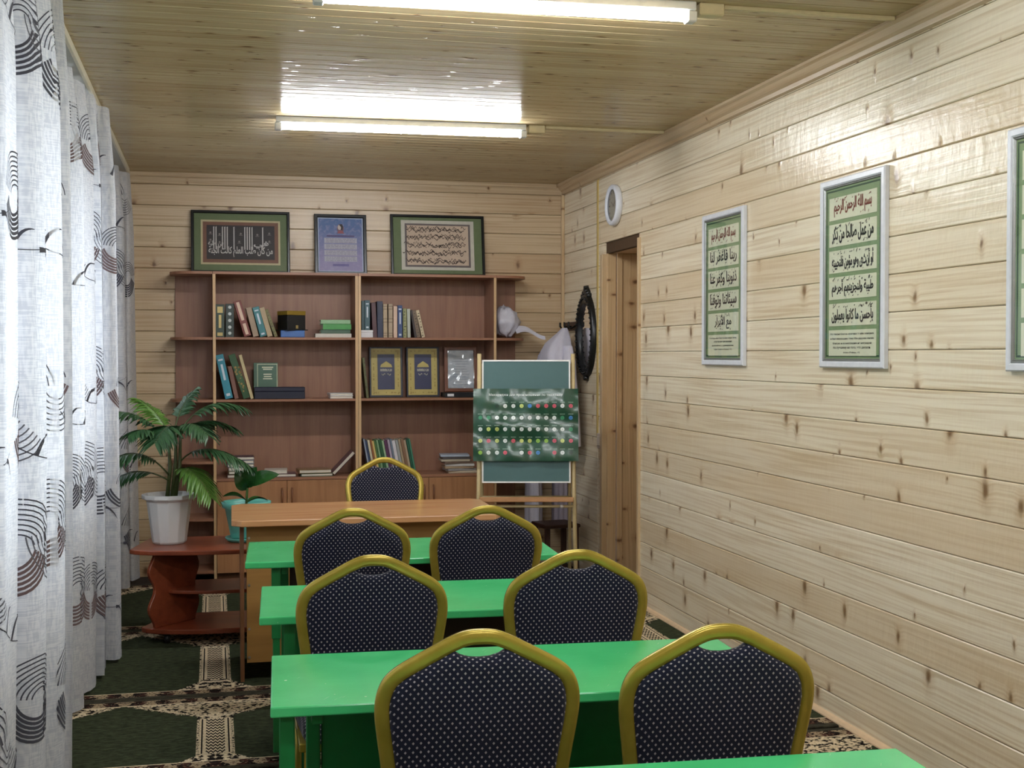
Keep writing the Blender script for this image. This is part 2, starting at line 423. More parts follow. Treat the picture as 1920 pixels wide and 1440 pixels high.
# ------------------------------------------------------------------ carpets
def rug_mat(name, y0, y1):
    t = NT(name)
    p = t.sep(t.n('ShaderNodeNewGeometry').outputs['Position'])
    X, Y = p[0], p[1]; L = y1 - y0
    v = t.m('DIVIDE', t.m('SUBTRACT', Y, y0), L)
    u = t.m('SUBTRACT', t.m('PINGPONG', t.m('ADD', X, .0 + .375 * 8), .375), 0.0)      # 0 at the columns, .375 between them
    us = t.m('ABSOLUTE', u)
    nz = t.noise(t.vec(t.m('MULTIPLY', us, 34.0), t.m('MULTIPLY', Y, 34.0)), 1.0, 2.0, .6)
    nf = t.noise(t.vec(t.m('MULTIPLY', us, 95.0), t.m('MULTIPLY', Y, 95.0)), 1.0, 1.0)
    vor = t.n('ShaderNodeTexVoronoi', voronoi_dimensions='2D'); vor.inputs['Scale'].default_value = 1.0
    t.put(vor.inputs['Vector'], t.vec(t.m('MULTIPLY', us, 38.0), t.m('MULTIPLY', Y, 44.0)))
    pile = t.noise(t.vec(t.m('MULTIPLY', X, 24.0), t.m('MULTIPLY', Y, 60.0)), 1.0, 4.0, .7)
    green = t.mix(t.ramp(pile, .3, .75), srgb(36, 42, 28), srgb(70, 76, 54))
    beige = t.mix(t.ramp(nf, .3, .7), srgb(196, 176, 142), srgb(226, 208, 176)); black = srgb(24, 18, 16); wine = srgb(74, 44, 36)
    floral = t.mix(t.ramp(vor.outputs['Distance'], .22, .36), beige, t.mix(t.ramp(nz, .45, .55), black, beige))
    # arch spandrels: deep at the columns, shallow between them, with a ragged edge
    edge = t.m('ADD', t.m('ADD', .64, t.m('MULTIPLY', t.m('POWER', t.m('MULTIPLY', us, 2.667), 1.15), .26)), t.m('MULTIPLY', t.m('SUBTRACT', nz, .5), .09))
    col = t.mix(t.m('GREATER_THAN', v, edge), green, floral)
    # column
    inc = t.m('MULTIPLY', t.m('LESS_THAN', us, .072), t.m('MULTIPLY', t.m('GREATER_THAN', v, .16), t.m('LESS_THAN', v, .68)))
    chev = t.m('FRACT', t.m('ADD', t.m('MULTIPLY', Y, 26.0), t.m('MULTIPLY', t.m('PINGPONG', t.m('MULTIPLY', us, 60.0), .5), 1.2)))
    ins = t.m('MULTIPLY', t.m('LESS_THAN', us, .036), t.m('GREATER_THAN', chev, .52))
    line = t.m('MULTIPLY', t.m('GREATER_THAN', us, .048), t.m('LESS_THAN', us, .054))
    colc = t.mix(t.m('MAXIMUM', ins, line), beige, black)
    colc = t.mix(t.m('MULTIPLY', t.m('GREATER_THAN', us, .06), t.m('GREATER_THAN', nf, .55)), colc, black)
    colc = t.mix(t.m('MAXIMUM', t.m('LESS_THAN', v, .19), t.m('GREATER_THAN', v, .64)), colc, t.mix(t.ramp(nz, .45, .5), black, beige))
    col = t.mix(inc, col, colc)
    # column base flare
    bw = t.m('ADD', .07, t.m('MULTIPLY', t.m('SUBTRACT', .17, v), 1.0))
    inb = t.m('MULTIPLY', t.m('LESS_THAN', us, bw), t.m('LESS_THAN', v, .165))
    col = t.mix(inb, col, t.mix(t.ramp(nz, .47, .53), black, beige))
    # border bands at both long edges
    dv = t.m('MULTIPLY', t.m('MINIMUM', v, t.m('SUBTRACT', 1.0, v)), L)
    wav = t.m('SINE', t.m('ADD', t.m('MULTIPLY', us, 60.0), t.m('MULTIPLY', nz, 9.0)))
    orn = t.m('GREATER_THAN', t.m('ADD', t.m('MULTIPLY', wav, .5), t.m('MULTIPLY', t.m('SUBTRACT', nf, .5), 2.5)), .12)
    band = t.mix(orn, t.mix(t.ramp(nz, .45, .6), black, wine), srgb(160, 140, 112))
    band = t.mix(t.m('MULTIPLY', t.m('GREATER_THAN', dv, .102), t.m('LESS_THAN', dv, .11)), band, beige)
    band = t.mix(t.m('LESS_THAN', dv, .035), band, t.mix(t.ramp(pile, .3, .75), srgb(46, 44, 36), srgb(78, 74, 60)))
    col = t.mix(t.m('LESS_THAN', dv, .11), col, band)
    t.set(col=col, rough=.95, spec=.1)
    t.bump(pile, .5, .006)
    return t.mat
for i, (a, b, l) in enumerate([(YF + .02, 0.3, 'dark green patterned runner carpet behind the camera'), (.31, 1.40, 'dark green patterned runner carpet below the camera'),
                               (1.41, 2.50, 'dark green patterned runner carpet under the foremost green table'), (2.51, 3.58, 'dark green patterned runner carpet under the front pair of chairs'),
                               (3.59, 4.655, 'dark green patterned runner carpet nearer than the black seam by the wall'), (4.685, 5.72, 'dark green runner carpet with beige column left of the nearest tables'),
                               (5.725, 7.16, 'dark green patterned runner carpet under the teacher desk and plant stand'), (7.165, 8.58, 'dark green patterned runner carpet running up to the bookcases')]):
    o = MB().box(XL + .01, XR - .024, a, b, .0005, .011).build('runner_carpet', rug_mat('carpet_%d' % (i + 1), a, b), None, .003)
    tag(o, l, 'carpet', 'runner carpets')
# ------------------------------------------------------------------ curtains
def cloth_mat():
    t = NT('sheer_linen'); nt = t.t
    pos = t.sep(t.n('ShaderNodeNewGeometry').outputs['Position'])
    wx = t.noise(t.vec(t.m('MULTIPLY', pos[1], 260.0), t.m('MULTIPLY', pos[2], 26.0)), 1.0, 1.0)
    wz = t.noise(t.vec(t.m('MULTIPLY', pos[1], 26.0), t.m('MULTIPLY', pos[2], 260.0)), 1.0, 1.0)
    f = t.ramp(t.m('ADD', wx, wz), .8, 1.2)
    c = t.mix(f, srgb(206, 208, 214), srgb(240, 240, 242))
    df = t.n('ShaderNodeBsdfDiffuse'); nt.links.new(c, df.inputs[0])
    tl = t.n('ShaderNodeBsdfTranslucent'); nt.links.new(c, tl.inputs[0])
    tr = t.n('ShaderNodeBsdfTransparent')
    m1 = t.n('ShaderNodeMixShader'); m1.inputs[0].default_value = .42
    nt.links.new(df.outputs[0], m1.inputs[1]); nt.links.new(tl.outputs[0], m1.inputs[2])
    m2 = t.n('ShaderNodeMixShader'); nt.links.new(t.m('MULTIPLY', f, .10), m2.inputs[0])
    nt.links.new(m1.outputs[0], m2.inputs[1]); nt.links.new(tr.outputs[0], m2.inputs[2])
    nt.links.new(m2.outputs[0], t.out.inputs['Surface'])
    return t.mat
M_cloth = cloth_mat()
M_pd = flat((74, 74, 84), .9); M_pb = flat((112, 92, 92), .9); M_pl = flat((104, 104, 112), .9)
def curtain(y0, y1, xa, xb, nf, zb, label, seed):
    rg = random.Random(seed); N = nf * 16
    amp = [rg.uniform(.75, 1.25) for _ in range(nf + 2)]; ph = [rg.uniform(-.5, .5) for _ in range(nf + 2)]
    ztop = HC - .045
    per = (y1 - y0) / nf
    def S(s, z):
        th = s * nf; i = min(int(th), nf); f = th - i
        A = amp[i] * (1 - f) + amp[i + 1] * f; p = ph[i] * (1 - f) + ph[i + 1] * f
        k = (z - zb) / (ztop - zb); gather = 1.0 if k < .86 else 1.0 - .55 * (k - .86) / .14
        sway = .012 * math.sin(3.1 * k + 5 * s + seed) * (1 - k)
        q = 2 * math.pi * th + p + .35 * math.sin(2.2 * k + i)
        bx = xa + (xb - xa) * s ** 2.5
        x = bx + gather * A * (.046 * math.cos(q) + .012 * math.cos(2.7 * q + 1.3)) + sway
        y = y0 + (y1 - y0) * s + gather * A * per * (.13 * math.sin(2 * q) + .05 * math.sin(3 * q + i)) + sway
        return Vector((x, y, z))
    zs = [zb + (ztop - zb) * j / 26 for j in range(27)]
    t = thing('curtain', label, 'curtain', (0, 0, 0), 0, 'sheer curtains')
    m = MB(); m.grid(lambda a, b: S(a, zb + (ztop - zb) * b), N, 26)
    m.build('cloth', M_cloth, t, fixn=False)
    hm = MB()
    ss = np.linspace(0, 1, 4 * N + 1); P = np.array([S(a, 1.2)[:2] for a in ss]); cl = np.r_[0, np.cumsum(np.hypot(*np.diff(P, axis=0).T))]
    Lc = cl[-1]
    def at(l, z, off=.0016):
        a = float(np.interp(l, cl, ss)); z = min(max(z, zb + .002), ztop - .002)
        p = S(a, z); d = 1e-3
        n = (S(min(a + d, 1), z) - S(max(a - d, 0), z)).cross(Vector((0, 0, 1))).normalized()
        if n.x < 0 and abs(n.x) > .3: pass
        return p + n * off
    def strip(mb, pts, w0, w1=None):
        w1 = w0 if w1 is None else w1; n = len(pts); vs = []
        if pts[0][0] < .02 or pts[-1][0] < .02 or max(p[0] for p in pts) > Lc - .02: return
        for i, (l, z) in enumerate(pts):
            a = pts[max(i - 1, 0)]; b = pts[min(i + 1, n - 1)]; dx, dz = b[0] - a[0], b[1] - a[1]; q = math.hypot(dx, dz) or 1
            w = (w0 + (w1 - w0) * i / (n - 1)) / 2
            vs += [at(l - dz / q * w, z + dx / q * w), at(l + dz / q * w, z - dx / q * w)]
        mb.add(vs, [(2 * i, 2 * i + 1, 2 * i + 3, 2 * i + 2) for i in range(n - 1)], True)
    def arc(cx, cz, rx, rz, a0, a1, n=16): return [(cx + rx * math.cos(R(a0 + (a1 - a0) * i / n)), cz + rz * math.sin(R(a0 + (a1 - a0) * i / n))) for i in range(n + 1)]
    dk, br, li = MB(), MB(), MB()
    for r, z0 in enumerate((2.46, 1.97, 1.36, .93, .47)):
        l = -.2 + .23 * ((r * 3 + seed) % 5)
        while l < Lc:
            zz = z0 + .06 * math.sin(l * 2.1 + r); sc = rg.uniform(1.0, 1.4)
            for k in range(8): strip(dk, arc(l, zz, sc * (.035 + .0125 * k), sc * (.03 + .0115 * k), 8, 172), .0042)
            for k in range(7): strip(li, arc(l + .13 * sc, zz + .045, sc * (.04 + .0125 * k), sc * (.05 + .012 * k), 186, 318), .0042)
            for k in range(6): strip(br if (r + int(l * 3)) % 2 else dk, arc(l - .02, zz + .03, sc * (.06 + .009 * k), sc * (.075 + .0115 * k), 205, 335), .0085)
            # leaf and swinging branch towards the next motif
            x1, z1 = l + .14 * sc, zz - .06
            bz = [((1 - q) ** 2 * x1 + 2 * q * (1 - q) * (x1 + .13) + q * q * (x1 + .34), (1 - q) ** 2 * z1 + 2 * q * (1 - q) * (z1 - .10) + q * q * (z1 - .10 + .05 * (r % 3))) for q in [i / 20 for i in range(21)]]
            strip(dk, bz, .004, .002)
            for q in (5, 11, 16):
                lx, lz = bz[q]; sg = 1 if q % 2 else -1
                strip(dk, [(lx + .075 * e, lz + sg * .055 * e + .02 * math.sin(3.1 * e)) for e in [i / 8 for i in range(9)]], .016, .002)
            l += rg.uniform(.54, .70)
    for mb, mt in ((dk, M_pd), (br, M_pb), (li, M_pl)):
        if mb.v: mb.build('printed_pattern', mt, t, fixn=False)['kind'] = 'stuff'
    # bottom hem and heading tape
    hem = MB(); hem.grid(lambda a, b: S(a, zb - .001 + .035 * b) + Vector((.0012, 0, 0)), N, 1); hem.build('hem', M_cloth, t, fixn=False)
    return t
curtain(1.0, 4.42, -.60, -.49, 12, .03, 'nearest sheer white curtain with grey looped line print, at the left edge', 1)
curtain(4.34, 6.50, -.62, -.50, 7, .03, 'middle sheer white curtain with grey line print between the other two', 2)
curtain(6.42, 8.72, -.73, -.54, 8, .03, 'farthest sheer white curtain hanging beside the palm and the back wall', 3)
rl = thing('curtain_rail', 'white and grey ceiling curtain rail above the left curtains', 'curtain rail', (0, 0, 0))
MB().box(-.62, -.545, .9, 8.80, HC - .028, HC).build('track', flat((176, 176, 170), .4), rl, .002)
MB().box(-.545, -.53, .9, 8.80, HC - .034, HC).build('edge_strip', flat((222, 214, 190), .35), rl, .002)

# ------------------------------------------------------------------ green tables
def green_mat():
    t = NT('green_gloss_paint')
    tc = t.n('ShaderNodeTexCoord').outputs['Object']; p = t.sep(tc)
    pos = t.n('ShaderNodeNewGeometry').outputs['Position']
    f = t.noise(pos, 7.0, 3.0)
    col = t.mix(f, srgb(56, 180, 106), srgb(82, 203, 128))
    q = t.sep(pos)
    chips = t.noise(pos, 60.0, 2.0); sc1 = t.noise(t.vec(t.m('MULTIPLY', t.m('ADD', q[0], q[1]), 9.0), t.m('MULTIPLY', t.m('SUBTRACT', q[0], t.m('MULTIPLY', q[1], .6)), 240.0)), 1.0, 2.0)
    patch = t.noise(pos, 3.0, 1.0)
    w = t.m('MULTIPLY', t.m('MAXIMUM', t.m('MULTIPLY', t.ramp(sc1, .70, .76), .5), t.ramp(chips, .74, .77)), t.ramp(patch, .44, .54))
    col = t.mix(t.m('MULTIPLY', w, .7), col, srgb(190, 232, 200))
    t.set(col=col, rough=.17, spec=.5)
    t.bump(t.noise(pos, 40.0, 2.0), .12, .002)
    return t.mat
M_green = green_mat()
M_green2 = flat((24, 116, 58), .35)
M_dkbrown = flat((62, 36, 26), .5)
def table(x, y, rz, label, d=.48, w=1.16, panel=M_green2, lx=(.05, .09)):
    t = thing('school_table', label, 'table', (x, y, .011), R(rz), 'green school tables')
    h = .739
    MB().box(-w / 2, w / 2, -d / 2, d / 2, h - .024, h).build('table_top', M_green, t, .004, 2)
    for s in (-1, 1):
        for yy, l in ((-d / 2 + .05, lx[0]), (d / 2 - .07, lx[1])):
            xx = s * (w / 2 - l)
            lg = MB().box(xx - .013, xx + .013, yy - .013, yy + .013, .03, .52).build('leg', M_green2, t, .003)
            MB().box(xx - .017, xx + .017, yy - .017, yy + .017, .45, h - .024).build('leg_sleeve', M_green2, lg, .003)
        xx = s * (w / 2 - lx[1])
        MB().box(xx - .015, xx + .015, -d / 2 + .02, d / 2 - .02, 0, .03).build('foot_bar', M_green2, t, .004)
        MB().box(xx - .012, xx + .012, -d / 2 + .04, d / 2 - .05, h - .054, h - .024).build('bracket', M_green2, t, .003)
    MB().box(-w / 2 + lx[1] + .02, w / 2 - lx[1] - .02, d / 2 - .075, d / 2 - .06, .22, h - .024).build('modesty_panel', panel, t, .002)
    return t
table(.675, 1.985, -2.8, 'foremost green table, only its far edge in view at the bottom', panel=M_green2)
table(.705, 2.962, -2.8, 'glossy green table behind the front pair of chairs', lx=(.035, .10))
table(.690, 3.928, -2.8, 'green table in the middle, between the first and second pair of chairs', d=.50, w=1.11, panel=M_dkbrown, lx=(.085, .12))
table(.700, 4.930, -3.0, 'farthest green table, standing just before the teacher desk', d=.52, panel=M_dkbrown, lx=(.11, .14))

# ------------------------------------------------------------------ banquet chairs
def fabric_mat():
    t = NT('dotted_navy_fabric')
    p = t.sep(t.n('ShaderNodeTexCoord').outputs['Object'])
    a = .0155
    u = t.m('DIVIDE', p[0], a); v = t.m('DIVIDE', t.m('ADD', p[2], t.m('MULTIPLY', p[1], .9)), a)
    def dot(ou, ov):
        x = t.m('SUBTRACT', t.m('FRACT', t.m('ADD', u, ou)), .5); y = t.m('SUBTRACT', t.m('FRACT', t.m('ADD', v, ov)), .5)
        return t.m('ADD', t.m('ABSOLUTE', x), t.m('ABSOLUTE', y))
    d = t.m('MINIMUM', dot(100.0, 100.0), dot(100.5, 100.5))
    weave = t.noise(t.vec(t.m('MULTIPLY', p[0], 500.0), t.m('MULTIPLY', p[2], 500.0)), 1.0, 1.0)
    base = t.mix(weave, srgb(10, 12, 27), srgb(24, 28, 52))
    col = t.mix(t.ramp(d, .13, .21, 1, 0), base, srgb(158, 152, 156))
    t.set(col=col, rough=.85, spec=.2, sheen=.15)
    t.bump(t.m('ADD', weave, t.ramp(d, .15, .25, 1, 0)), .3, .001)
    return t.mat
M_fab = fabric_mat()
t = NT('gold_painted_steel'); pos = t.n('ShaderNodeNewGeometry').outputs['Position']
t.set(col=t.mix(t.noise(pos, 18.0, 3.0), srgb(150, 132, 46), srgb(186, 164, 72)), metal=.45, rough=.25); M_gold = t.mat
def smooth_path(pts, n=6):
    P = [Vector(p) for p in pts]; out = []
    for i in range(len(P) - 1):
        a, b, c, d = P[max(i - 1, 0)], P[i], P[i + 1], P[min(i + 2, len(P) - 1)]
        for k in range(n):
            q = k / n
            out.append(.5 * ((2 * b) + (-a + c) * q + (2 * a - 5 * b + 4 * c - d) * q * q + (-a + 3 * b - 3 * c + d) * q ** 3))
    return out + [P[-1]]
OUT = [(0, 0), (.033, .003), (.066, .016), (.094, .031), (.122, .046), (.164, .070), (.190, .093), (.2045, .124), (.209, .158), (.206, .199), (.195, .28), (.185, .37), (.178, .44)]
def inset(d):
    """back outline moved inwards by d; OUT is (half width, drop below the crown)"""
    r = []
    for i, (x, q) in enumerate(OUT):
        a, b = OUT[max(i - 1, 0)], OUT[min(i + 1, len(OUT) - 1)]
        tx, tz = b[0] - a[0], -(b[1] - a[1]); l = math.hypot(tx, tz)
        nx, nz = tz / l, -tx / l                       # inward
        if i == 0: nx, nz = 0.0, -1.0
        r.append((max(x + nx * d, 0.0), .944 - q + nz * d))
    return r
HB = inset(.0155)
def lean(z): return .085 * (.945 - z) / .475
def make_chair(label):
    t = thing('banquet_chair', label, 'chair', (0, 0, 0), 0, 'banquet chairs')
    half = [(x, lean(z), z) for x, z in HB]
    leg = [(.1625, lean(.45) - .002, .445), (.166, lean(.46) - .035, .32), (.178, lean(.46) - .085, .12), (.185, lean(.46) - .115, .0)]
    right = half + leg; path = [(-x, y, z) for x, y, z in reversed(right)] + right[1:]
    fr = MB(); fr.bar(smooth_path(path, 4), (0, 1, 0), .031, .021, 12); fr.build('back_frame', M_gold, t)
    # pad outline: inside the frame, scooped under the hand grip
    prt = [(.0, .887), (.022, .8885), (.04, .894)] + [p for p in inset(.027) if p[0] > .05 and p[1] > .545] + [(inset(.027)[-1][0], .515)]
    out = prt + [(0, .508)] + [(-x, z) for x, z in reversed(prt[1:])]
    cx, cz = 0.0, .70; pd = MB(); rings = []
    for sc, off in ((.86, .022), (.95, .019), (.985, .012), (1.0, 0.0), (.985, -.010), (.95, -.015), (.86, -.017)):
        rings.append([(cx + (x - cx) * sc, lean(z) + off, cz + (z - cz) * sc) for x, z in out])
    n = len(out); vs = [p for r in rings for p in r]
    fs = [(i * n + k, i * n + (k + 1) % n, (i + 1) * n + (k + 1) % n, (i + 1) * n + k) for i in range(6) for k in range(n)]
    pd.add(vs, fs, True)
    c0 = len(pd.v); pd.add([(cx, lean(cz) + .023, cz), (cx, lean(cz) - .018, cz)], [])
    pd.f += [(k, (k + 1) % n, c0) for k in range(n)] + [(6 * n + (k + 1) % n, 6 * n + k, c0 + 1) for k in range(n)]; pd.sm += [True] * (2 * n)
    pd.build('back_pad', M_fab, t)
    y0, y1 = .085, .50
    def rr(w0, w1, r=.05): 
        o = []
        for cx_, cy_, a in ((w1 - r, y1 - r, 0), (-(w1 - r), y1 - r, 90), (-(w0 - r), y0 + r, 180), (w0 - r, y0 + r, 270)):
            o += [(cx_ + r * math.cos(R(a + q)), cy_ + r * math.sin(R(a + q))) for q in (0, 30, 60, 90)]
        return o
    o = rr(.185, .205); n = len(o); st = MB(); vs = []
    for sc, z in ((.97, .405), (1.0, .415), (1.0, .445), (.97, .462), (.85, .472)):
        vs += [(p[0] * sc, .29 + (p[1] - .29) * sc, z) for p in o]
    st.add(vs, [(i * n + k, i * n + (k + 1) % n, (i + 1) * n + (k + 1) % n, (i + 1) * n + k) for i in range(4) for k in range(n)], True)
    st.add([vs[4 * n + k] for k in range(n)], [tuple(range(n))], True); st.add([vs[k] for k in range(n)], [tuple(reversed(range(n)))])
    st.build('seat', M_fab, t)
    sf = MB(); 
    sf.box(-.175, .175, y0 + .02, y0 + .045, .38, .405).box(-.19, .19, y1 - .06, y1 - .035, .38, .405)
    for s in (-1, 1): sf.box(s * .185 - .012, s * .185 + .012, y0 + .02, y1 - .04, .38, .405)
    sf.build('seat_frame', M_gold, t, .003)
    for s in (-1, 1):
        fl = MB(); fl.bar([(s * .185, y1 - .05, .395), (s * .187, y1 - .045, .2), (s * .19, y1 - .035, 0.0)], (0, 1, 0), .026, .02, 10); fl.build('front_leg', M_gold, t)
        sd = MB(); sd.tube([(s * .187, y1 - .045, .19), (s * .172, lean(.46) - .05, .19)], .008); sd.build('stretcher', M_gold, t)
    return t
c0 = make_chair('banquet chair at front left, nearest to the camera on the curtain side')
C = [(0.514, 2.479, -2.5, None), (1.002, 2.417, -2.5, 'banquet chair at front right, nearest to the pine wall'),
     (0.422, 3.472, -1.0, 'banquet chair in the second row, left of the pair, before the middle green table'), (0.993, 3.437, -2.0, 'banquet chair in the second row, right of the pair, before the middle green table'),
     (0.481, 4.550, -1.5, 'banquet chair in the third row, left, its top against the teacher desk'), (0.964, 4.522, -1.0, 'banquet chair in the third row, right, its top against the teacher desk'),
     (0.882, 6.781, 180.0, 'banquet chair behind the wooden teacher desk, seen from the front')]
for i, (x, y, rz, l) in enumerate(C):
    o = c0 if i == 0 else copy_tree(c0)
    o.location = (x, y, .011); o.rotation_euler = (0, 0, R(rz))
    if l: o['label'] = l

# ------------------------------------------------------------------ teacher desk
M_desk = laminate('desk_beech_laminate', srgb(206, 156, 108), srgb(178, 122, 78), 0, .22)
M_mdf = laminate('desk_front_board', srgb(168, 124, 62), srgb(146, 104, 50), 0, .5, .6)
M_darkside = laminate('desk_side_board', srgb(126, 82, 50), srgb(104, 64, 38), 2, .45)
d = thing('teacher_desk', 'brown wooden teacher desk with plain board front beside the plant stand', 'desk', (.70, 6.12, .011), R(-.8))
c = .045; w, dd = .622, .335
MB().prism([(-w + c, -dd), (w - c, -dd), (w, -dd + c), (w, dd - c), (w - c, dd), (-w + c, dd), (-w, dd - c), (-w, -dd + c)], .722, .75, 'z').build('desk_top', M_desk, d, .004, 2)
fp = MB().box(-.555, .555, -.205, -.187, .085, .722).build('front_panel', M_mdf, d, .001)
for s in (-1, 1):
    MB().box(s * .575 - .009, s * .575 + .009, -.215, .30, 0, .722).build('side_panel', M_darkside, d, .001)
for zz in (.655, .44, .24, .11): 
    m = MB(); m.cyl((-.562 + .018, -.2055, zz), (-.562 + .018, -.209, zz), .006, n=10); m.build('screw', flat((200, 190, 170), .3, .8), fp)
dw = MB().box(.41, .55, -.15, .29, .30, .715).build('drawer_unit', M_darkside, d, .002)
MB().box(.42, .54, .29, .306, .31, .50).build('drawer', M_desk, dw, .002); MB().box(.42, .54, .29, .306, .51, .70).build('drawer', M_desk, dw, .002)

# ------------------------------------------------------------------ bookcases
M_bk = laminate('bookcase_laminate', srgb(158, 112, 84), srgb(132, 88, 64), 0, .42)
M_bkv = laminate('bookcase_back_laminate', srgb(152, 110, 86), srgb(128, 88, 68), 2, .45)
M_bke = laminate('bookcase_light_edge', srgb(206, 172, 128), srgb(188, 150, 106), 2, .4)
M_door = laminate('cabinet_door_laminate', srgb(172, 124, 84), srgb(146, 98, 62), 2, .4)
M_handle = flat((120, 74, 44), .35)
YS = 8.60; YW = YB - .004
ZS = [1.205, 1.615]; ZT = 2.045; ZC = .685
def bookcase(x0, x1, label):
    t = thing('bookcase', label, 'bookcase', ((x0 + x1) / 2, YS, 0), 0, 'bookcase units'); h = (x1 - x0) / 2; dp = YW - YS
    for s in (-1, 1):
        sp = MB().box(s * h - (s > 0) * .018, s * h + (s < 0) * .018, 0, dp, 0, ZT - .018).build('side_panel', M_bkv, t, .001)
        MB().box(s * h - (s > 0) * .018, s * h + (s < 0) * .018, -.0015, 0, 0, ZT - .018).build('edge_band', M_bke, sp)
    MB().box(-h + .018, h - .018, dp - .008, dp, .06, ZT - .018).build('back_panel', M_bkv, t)
    MB().box(-h, h, -.004, dp, ZT - .018, ZT).build('top_board', M_bk, t, .001)
    for z in ZS:
        MB().box(-h + .018, h - .018, .006, dp - .008, z - .016, z).build('shelf', M_bk, t, .001)
    MB().box(-h + .018, h - .018, .0, dp - .008, ZC - .018, ZC).build('cabinet_top', M_bk, t, .001)
    MB().box(-h + .018, h - .018, .02, dp - .008, .06, .078).build('bottom_board', M_bk, t, .001)
    MB().box(-h + .018, h - .018, .04, .055, 0, .06).build('plinth', M_darkside, t)
    for s in (-1, 1):
        a, b = (-h + .02, -.0015) if s < 0 else (.0015, h - .02)
        dr = MB().box(a, b, -.016, -.001, .065, ZC - .02).build('door', M_door, t, .0015)
        xh = s * .032
        MB().tube([(xh, -.016, .615), (xh, -.034, .603), (xh, -.034, .50), (xh, -.016, .488)], .006, 8).build('handle', M_handle, dr)
    return t
bookcase(-.002, .946, 'left brown bookcase unit behind the palm, with cupboard below')
bookcase(.948, 1.896, 'right brown bookcase unit behind the easel, with cupboard below')
def quarter(r, w, s, n=14):
    # open end shelf: straight along wall and side, rounded outer corner
    dpt = YW - YS
    pts = [(0, dpt), (0, 0)]
    pts += [(s * (w - r + r * math.sin(a)), 0 + r - r * math.cos(a)) for a in [math.pi / 2 * i / n for i in range(n + 1)]]
    pts += [(s * w, dpt)]
    return pts if s > 0 else pts
def end_shelf(x, s, w, levels, label):
    t = thing('end_shelf', label, 'shelf', (x, YS, 0), 0, 'rounded end shelves'); dp = YW - YS
    MB().box(min(0, s * (w - .03)), max(0, s * (w - .03)), dp - .016, dp, 0, ZT - .018).build('back_panel', M_bkv, t, .001)
    for z in levels:
        MB().prism(quarter(.21 if z != ZT else .16, w, s), z - .018, z, 'z').build('shelf', M_bk, t, .001)
    return t
end_shelf(-.004, -1, .275, [ZT, ZS[1], ZS[0], .80, .425, .08], 'rounded open end shelf at the left end of the bookcases, mostly empty')
end_shelf(1.898, 1, .235, [ZT, ZS[1], ZS[0], .685, .08], 'rounded open end shelf at the right end, holding a white bag')
# ------------------------------------------------------------------ framed pictures
def ring_frame(m, w, h, prof):
    """mitred frame: prof = [(inset, y)], rectangle centred on x, bottom at z = 0"""
    loops = [[(-w / 2 + i, y, i), (w / 2 - i, y, i), (w / 2 - i, y, h - i), (-w / 2 + i, y, h - i)] for i, y in prof]
    vs = [p for l in loops for p in l]; n = len(loops)
    return m.add(vs, [(4 * a + k, 4 * a + (k + 1) % 4, 4 * (a + 1) + (k + 1) % 4, 4 * (a + 1) + k) for a in range(n - 1) for k in range(4)])
M_ink = flat((30, 34, 32), .7); M_inkr = flat((122, 50, 38), .7); M_cream = flat((226, 228, 200), .6, 0, .04); M_mat = flat((132, 158, 112), .6, 0, .06)
M_matd = flat((34, 74, 44), .6); M_fwhite = flat((226, 228, 234), .3); M_silver = flat((150, 152, 150), .3, .5); M_blackf = flat((18, 20, 20), .3); M_backing = flat((120, 100, 80), .8)
def marks(m, x0, x1, z0, z1, y, rg, n):
    for _ in range(n):      # vowel marks: little slanted strokes
        x = rg.uniform(x0, x1); z = rg.choice((rg.uniform(z1 - .018, z1 - .006), rg.uniform(z1 - .018, z1 - .006), rg.uniform(z0 + .006, z0 + .016)))
        a = rg.uniform(.3, 1.1); l = rg.uniform(.006, .012)
        dx, dz = math.cos(a) * l, math.sin(a) * l
        m.add([(x, y, z), (x + dx, y, z + dz), (x + dx + .0015, y, z + dz - .003), (x + .0015, y, z - .003)], [(0, 1, 2, 3)])
